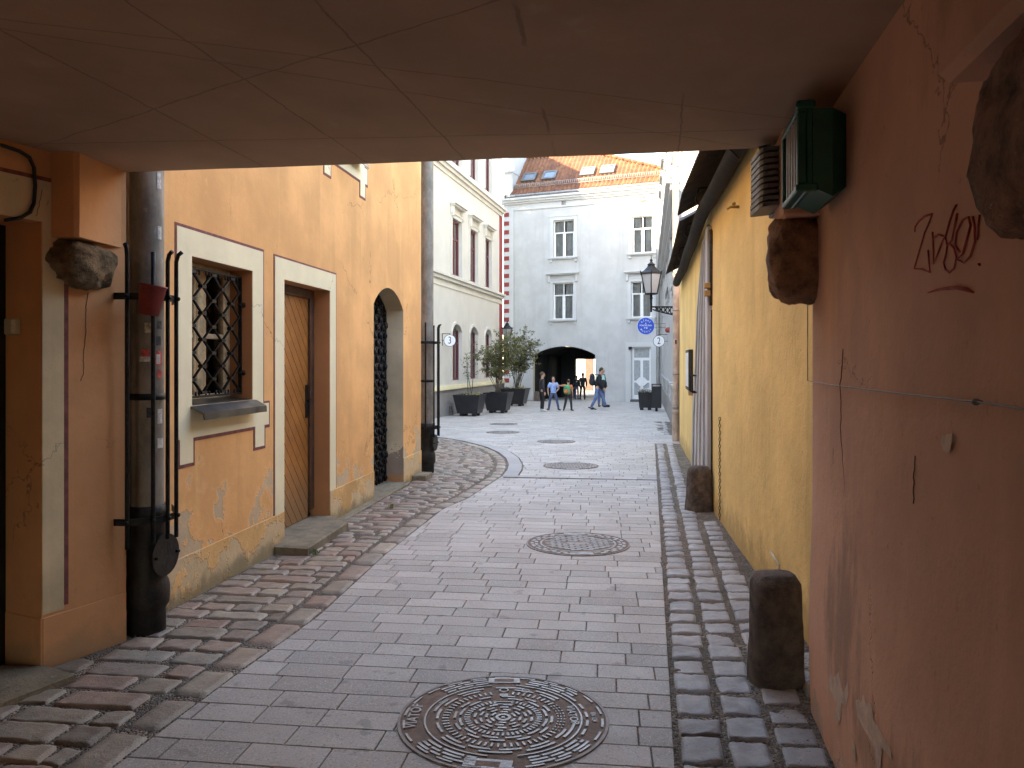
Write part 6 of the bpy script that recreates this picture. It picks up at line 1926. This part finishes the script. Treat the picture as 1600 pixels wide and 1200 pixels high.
def backpack(label, c, f, l, size, mat, mat2):
    t = thing('backpack', label, 'backpack', c); rotm = Matrix((f, l, Vector((0, 0, 1)))).transposed()
    m = M(); m.ell(c, (size[0], size[1], size[2]), rotm, 20, 14, 0, .06, .6); m.obj('bag', mat, t)
    m = M(); m.ell(Vector(c) - f * size[0] * .75 - Vector((0, 0, size[2] * .3)), (size[0] * .5, size[1] * .75, size[2] * .45), rotm, 16, 10, 0, .05, .6); m.obj('pocket', mat2, t)
    m = M()
    for s in (1, -1):
        p = Vector(c) + l * size[1] * .6 * s
        m.tube([p + f * size[0] * .6 + Vector((0, 0, size[2] * .8)), p + f * size[0] * 2.2 + Vector((0, 0, size[2] * .9)), p + f * size[0] * 2.9 + Vector((0, 0, 0)), p + f * size[0] * 1.0 - Vector((0, 0, size[2] * .7))], .014, 5)
    m.obj('strap', mat2, t)
h_dark = simple('dark_hair', (.035, .024, .018), .7); h_br = simple('brown_hair', (.085, .05, .03), .7)
c_black = cloth('black_cloth', (.017, .016, .018)); c_char = cloth('charcoal_cloth', (.03, .026, .028)); c_jean = cloth('blue_denim', (.12, .18, .33)); c_jean2 = cloth('dark_denim', (.075, .11, .20)); c_lblue = cloth('light_blue_cloth', (.30, .46, .78)); c_orange = cloth('orange_cloth', (.62, .21, .09)); c_mint = cloth('mint_cloth', (.45, .68, .62)); c_navy = cloth('navy_cloth', (.02, .022, .032))
c_green = cloth('green_nylon', (.05, .34, .16)); c_red = cloth('orange_nylon', (.60, .20, .08)); s_white = simple('white_shoe', (.60, .60, .60), .6); s_blk = simple('black_shoe', (.015, .015, .016), .6)
PXY = lambda px, Y: ((px - 800) / 1200 * Y, Y)
person('boy in black hoodie and trousers with white shoes, standing at the left', *PXY(847, 30.3), 1.56, 12, c_char, c_black, h_br, s_white, {'lwr': (.07, .12, .50), 'rwr': (.03, -.12, .48)})
person('boy in light blue hoodie and jeans facing the lane with legs apart', *PXY(864.5, 31.2), 1.36, -92, c_lblue, c_jean2, h_br, s_blk, {'lkn': (.02, .11, .275), 'lan': (.0, .16, .04), 'lto': (.075, .19, .018), 'rkn': (.02, -.10, .275), 'ran': (0, -.135, .04), 'rto': (.07, -.17, .018), 'lel': (.03, .16, .64), 'lwr': (.11, .10, .57), 'rel': (.02, -.165, .63), 'rwr': (.08, -.15, .50)}, 'short')
P, f, l, H = person('boy in orange shirt pointing left, seen from behind', *PXY(888, 30.8), 1.26, 68, c_orange, c_char, h_br, s_blk, {'lel': (.02, .25, .79), 'lwr': (.03, .40, .80), 'lkn': (.01, .09, .275), 'lan': (-.02, .14, .04), 'lto': (.06, .17, .018), 'rkn': (.02, -.085, .275), 'ran': (-.0, -.11, .04), 'rto': (.08, -.13, .018)}, 'short', 35)
backpack('green and orange school backpack on the pointing boy', P('che') - f * .14 * H - Vector((0, 0, .05 * H)), f, l, (.085, .135, .19), c_green, c_red)
P, f, l, H = person('man in black jacket and blue jeans striding to the right', *PXY(933, 31.7), 1.77, -4, c_black, c_jean, h_dark, s_blk, {'che': (.045, 0, .715), 'spi': (.015, 0, .605), 'nec': (.075, 0, .80), 'hd0': (.10, 0, .845), 'hd1': (.115, 0, .905), 'hd2': (.105, 0, .95), 'lsh': (.05, .105, .785), 'rsh': (.05, -.105, .785), 'lel': (.03, .14, .62), 'lwr': (.13, .12, .52),
      'rel': (.06, -.14, .62), 'rwr': (.14, -.11, .49), 'lhi': (0, .05, .50), 'lkn': (.13, .055, .29), 'lan': (.20, .055, .075), 'lto': (.285, .06, .095), 'rhi': (0, -.05, .50), 'rkn': (-.03, -.055, .275), 'ran': (-.145, -.055, .045), 'rto': (-.06, -.06, .018)}, 'long', -10)
backpack('black backpack on the striding man', P('che') - f * .155 * H - Vector((0, 0, .02 * H)), f, l, (.11, .16, .25), c_navy, c_black)
P, f, l, H = person('woman in mint top and jeans half hidden behind the striding man', *PXY(939, 34.3), 1.70, -75, c_mint, c_jean, h_dark, s_blk, {'lwr': (.10, .12, .56), 'lkn': (.03, .06, .275)}, 'long', 0, True)
tb = thing('shoulder_bag', 'round black shoulder bag carried in front of the woman', 'bag', PXY(941, 33.9) + (1.0,))
c = Vector((*PXY(941.5, 33.9), g(34) + 1.0)); m = M(); m.ell(c, (.20, .10, .21), None, 18, 12, 0, .08, .8); m.obj('bag', c_black, tb)
m = M(); m.tube([c + Vector((-.14, 0, .15)), c + Vector((-.12, .2, .42)), c + Vector((.0, .36, .47)), c + Vector((.12, .2, .42)), c + Vector((.14, 0, .15))], .018, 5); m.obj('strap', c_black, tb)
person('shorter dark clothed figure walking away inside the archway', *PXY(901, 43.3), 1.34, 75, c_navy, c_jean2, h_dark, s_blk, {'lkn': (.03, .055, .28), 'lan': (.05, .06, .04), 'lto': (.13, .06, .018)})
person('taller dark silhouette walking away inside the archway', *PXY(910.5, 42.9), 1.48, 85, c_black, c_black, h_dark, s_blk, {'lkn': (.01, .075, .28), 'lan': (.0, .10, .04), 'rkn': (.02, -.06, .28), 'ran': (-.03, -.08, .04)})

# ================================================================== camera, light
cam = bpy.data.cameras.new('camera'); co = bpy.data.objects.new('camera', cam); COL.objects.link(co)
co.location = (0, 0, 1.6); co.rotation_euler = (R(90), 0, 0)
cam.sensor_width = 36; cam.lens = 27.0; cam.shift_y = -35 / 1600; cam.clip_start = .05; cam.clip_end = 1000
SC.camera = co
EL, AZ = R(35.5), R(60)
d = Vector((math.sin(AZ) * math.cos(EL), math.cos(AZ) * math.cos(EL), -math.sin(EL)))
sl = bpy.data.lights.new('sun', 'SUN'); sl.energy = 2.0; sl.angle = R(.5); sl.color = (1, .93, .82)
so = bpy.data.objects.new('sun', sl); COL.objects.link(so); so.rotation_euler = d.to_track_quat('-Z', 'Y').to_euler(); so.location = (-20, -10, 30)
wd = bpy.data.worlds.new('World'); SC.world = wd; wd.use_nodes = True
nt = wd.node_tree; nt.nodes.clear()
sk = nt.nodes.new('ShaderNodeTexSky'); sk.sky_type = 'NISHITA'; sk.sun_disc = False; sk.sun_elevation = EL; sk.sun_rotation = R(240); sk.air_density = 1.; sk.dust_density = .3; sk.ozone_density = 2.
bg = nt.nodes.new('ShaderNodeBackground'); bg.inputs[1].default_value = .15
wo = nt.nodes.new('ShaderNodeOutputWorld'); nt.links.new(sk.outputs[0], bg.inputs[0]); nt.links.new(bg.outputs[0], wo.inputs[0])
SC.view_settings.view_transform = 'Standard'; SC.view_settings.look = 'None'; SC.view_settings.gamma = 1; SC.view_settings.exposure = EX
SC.view_settings.use_white_balance = True; SC.view_settings.white_balance_temperature = 8700; SC.view_settings.white_balance_tint = 10
SC.cycles.max_bounces = 10; SC.cycles.diffuse_bounces = 7; SC.cycles.glossy_bounces = 4; SC.cycles.transparent_max_bounces = 16
SC.cycles.sample_clamp_indirect = 8
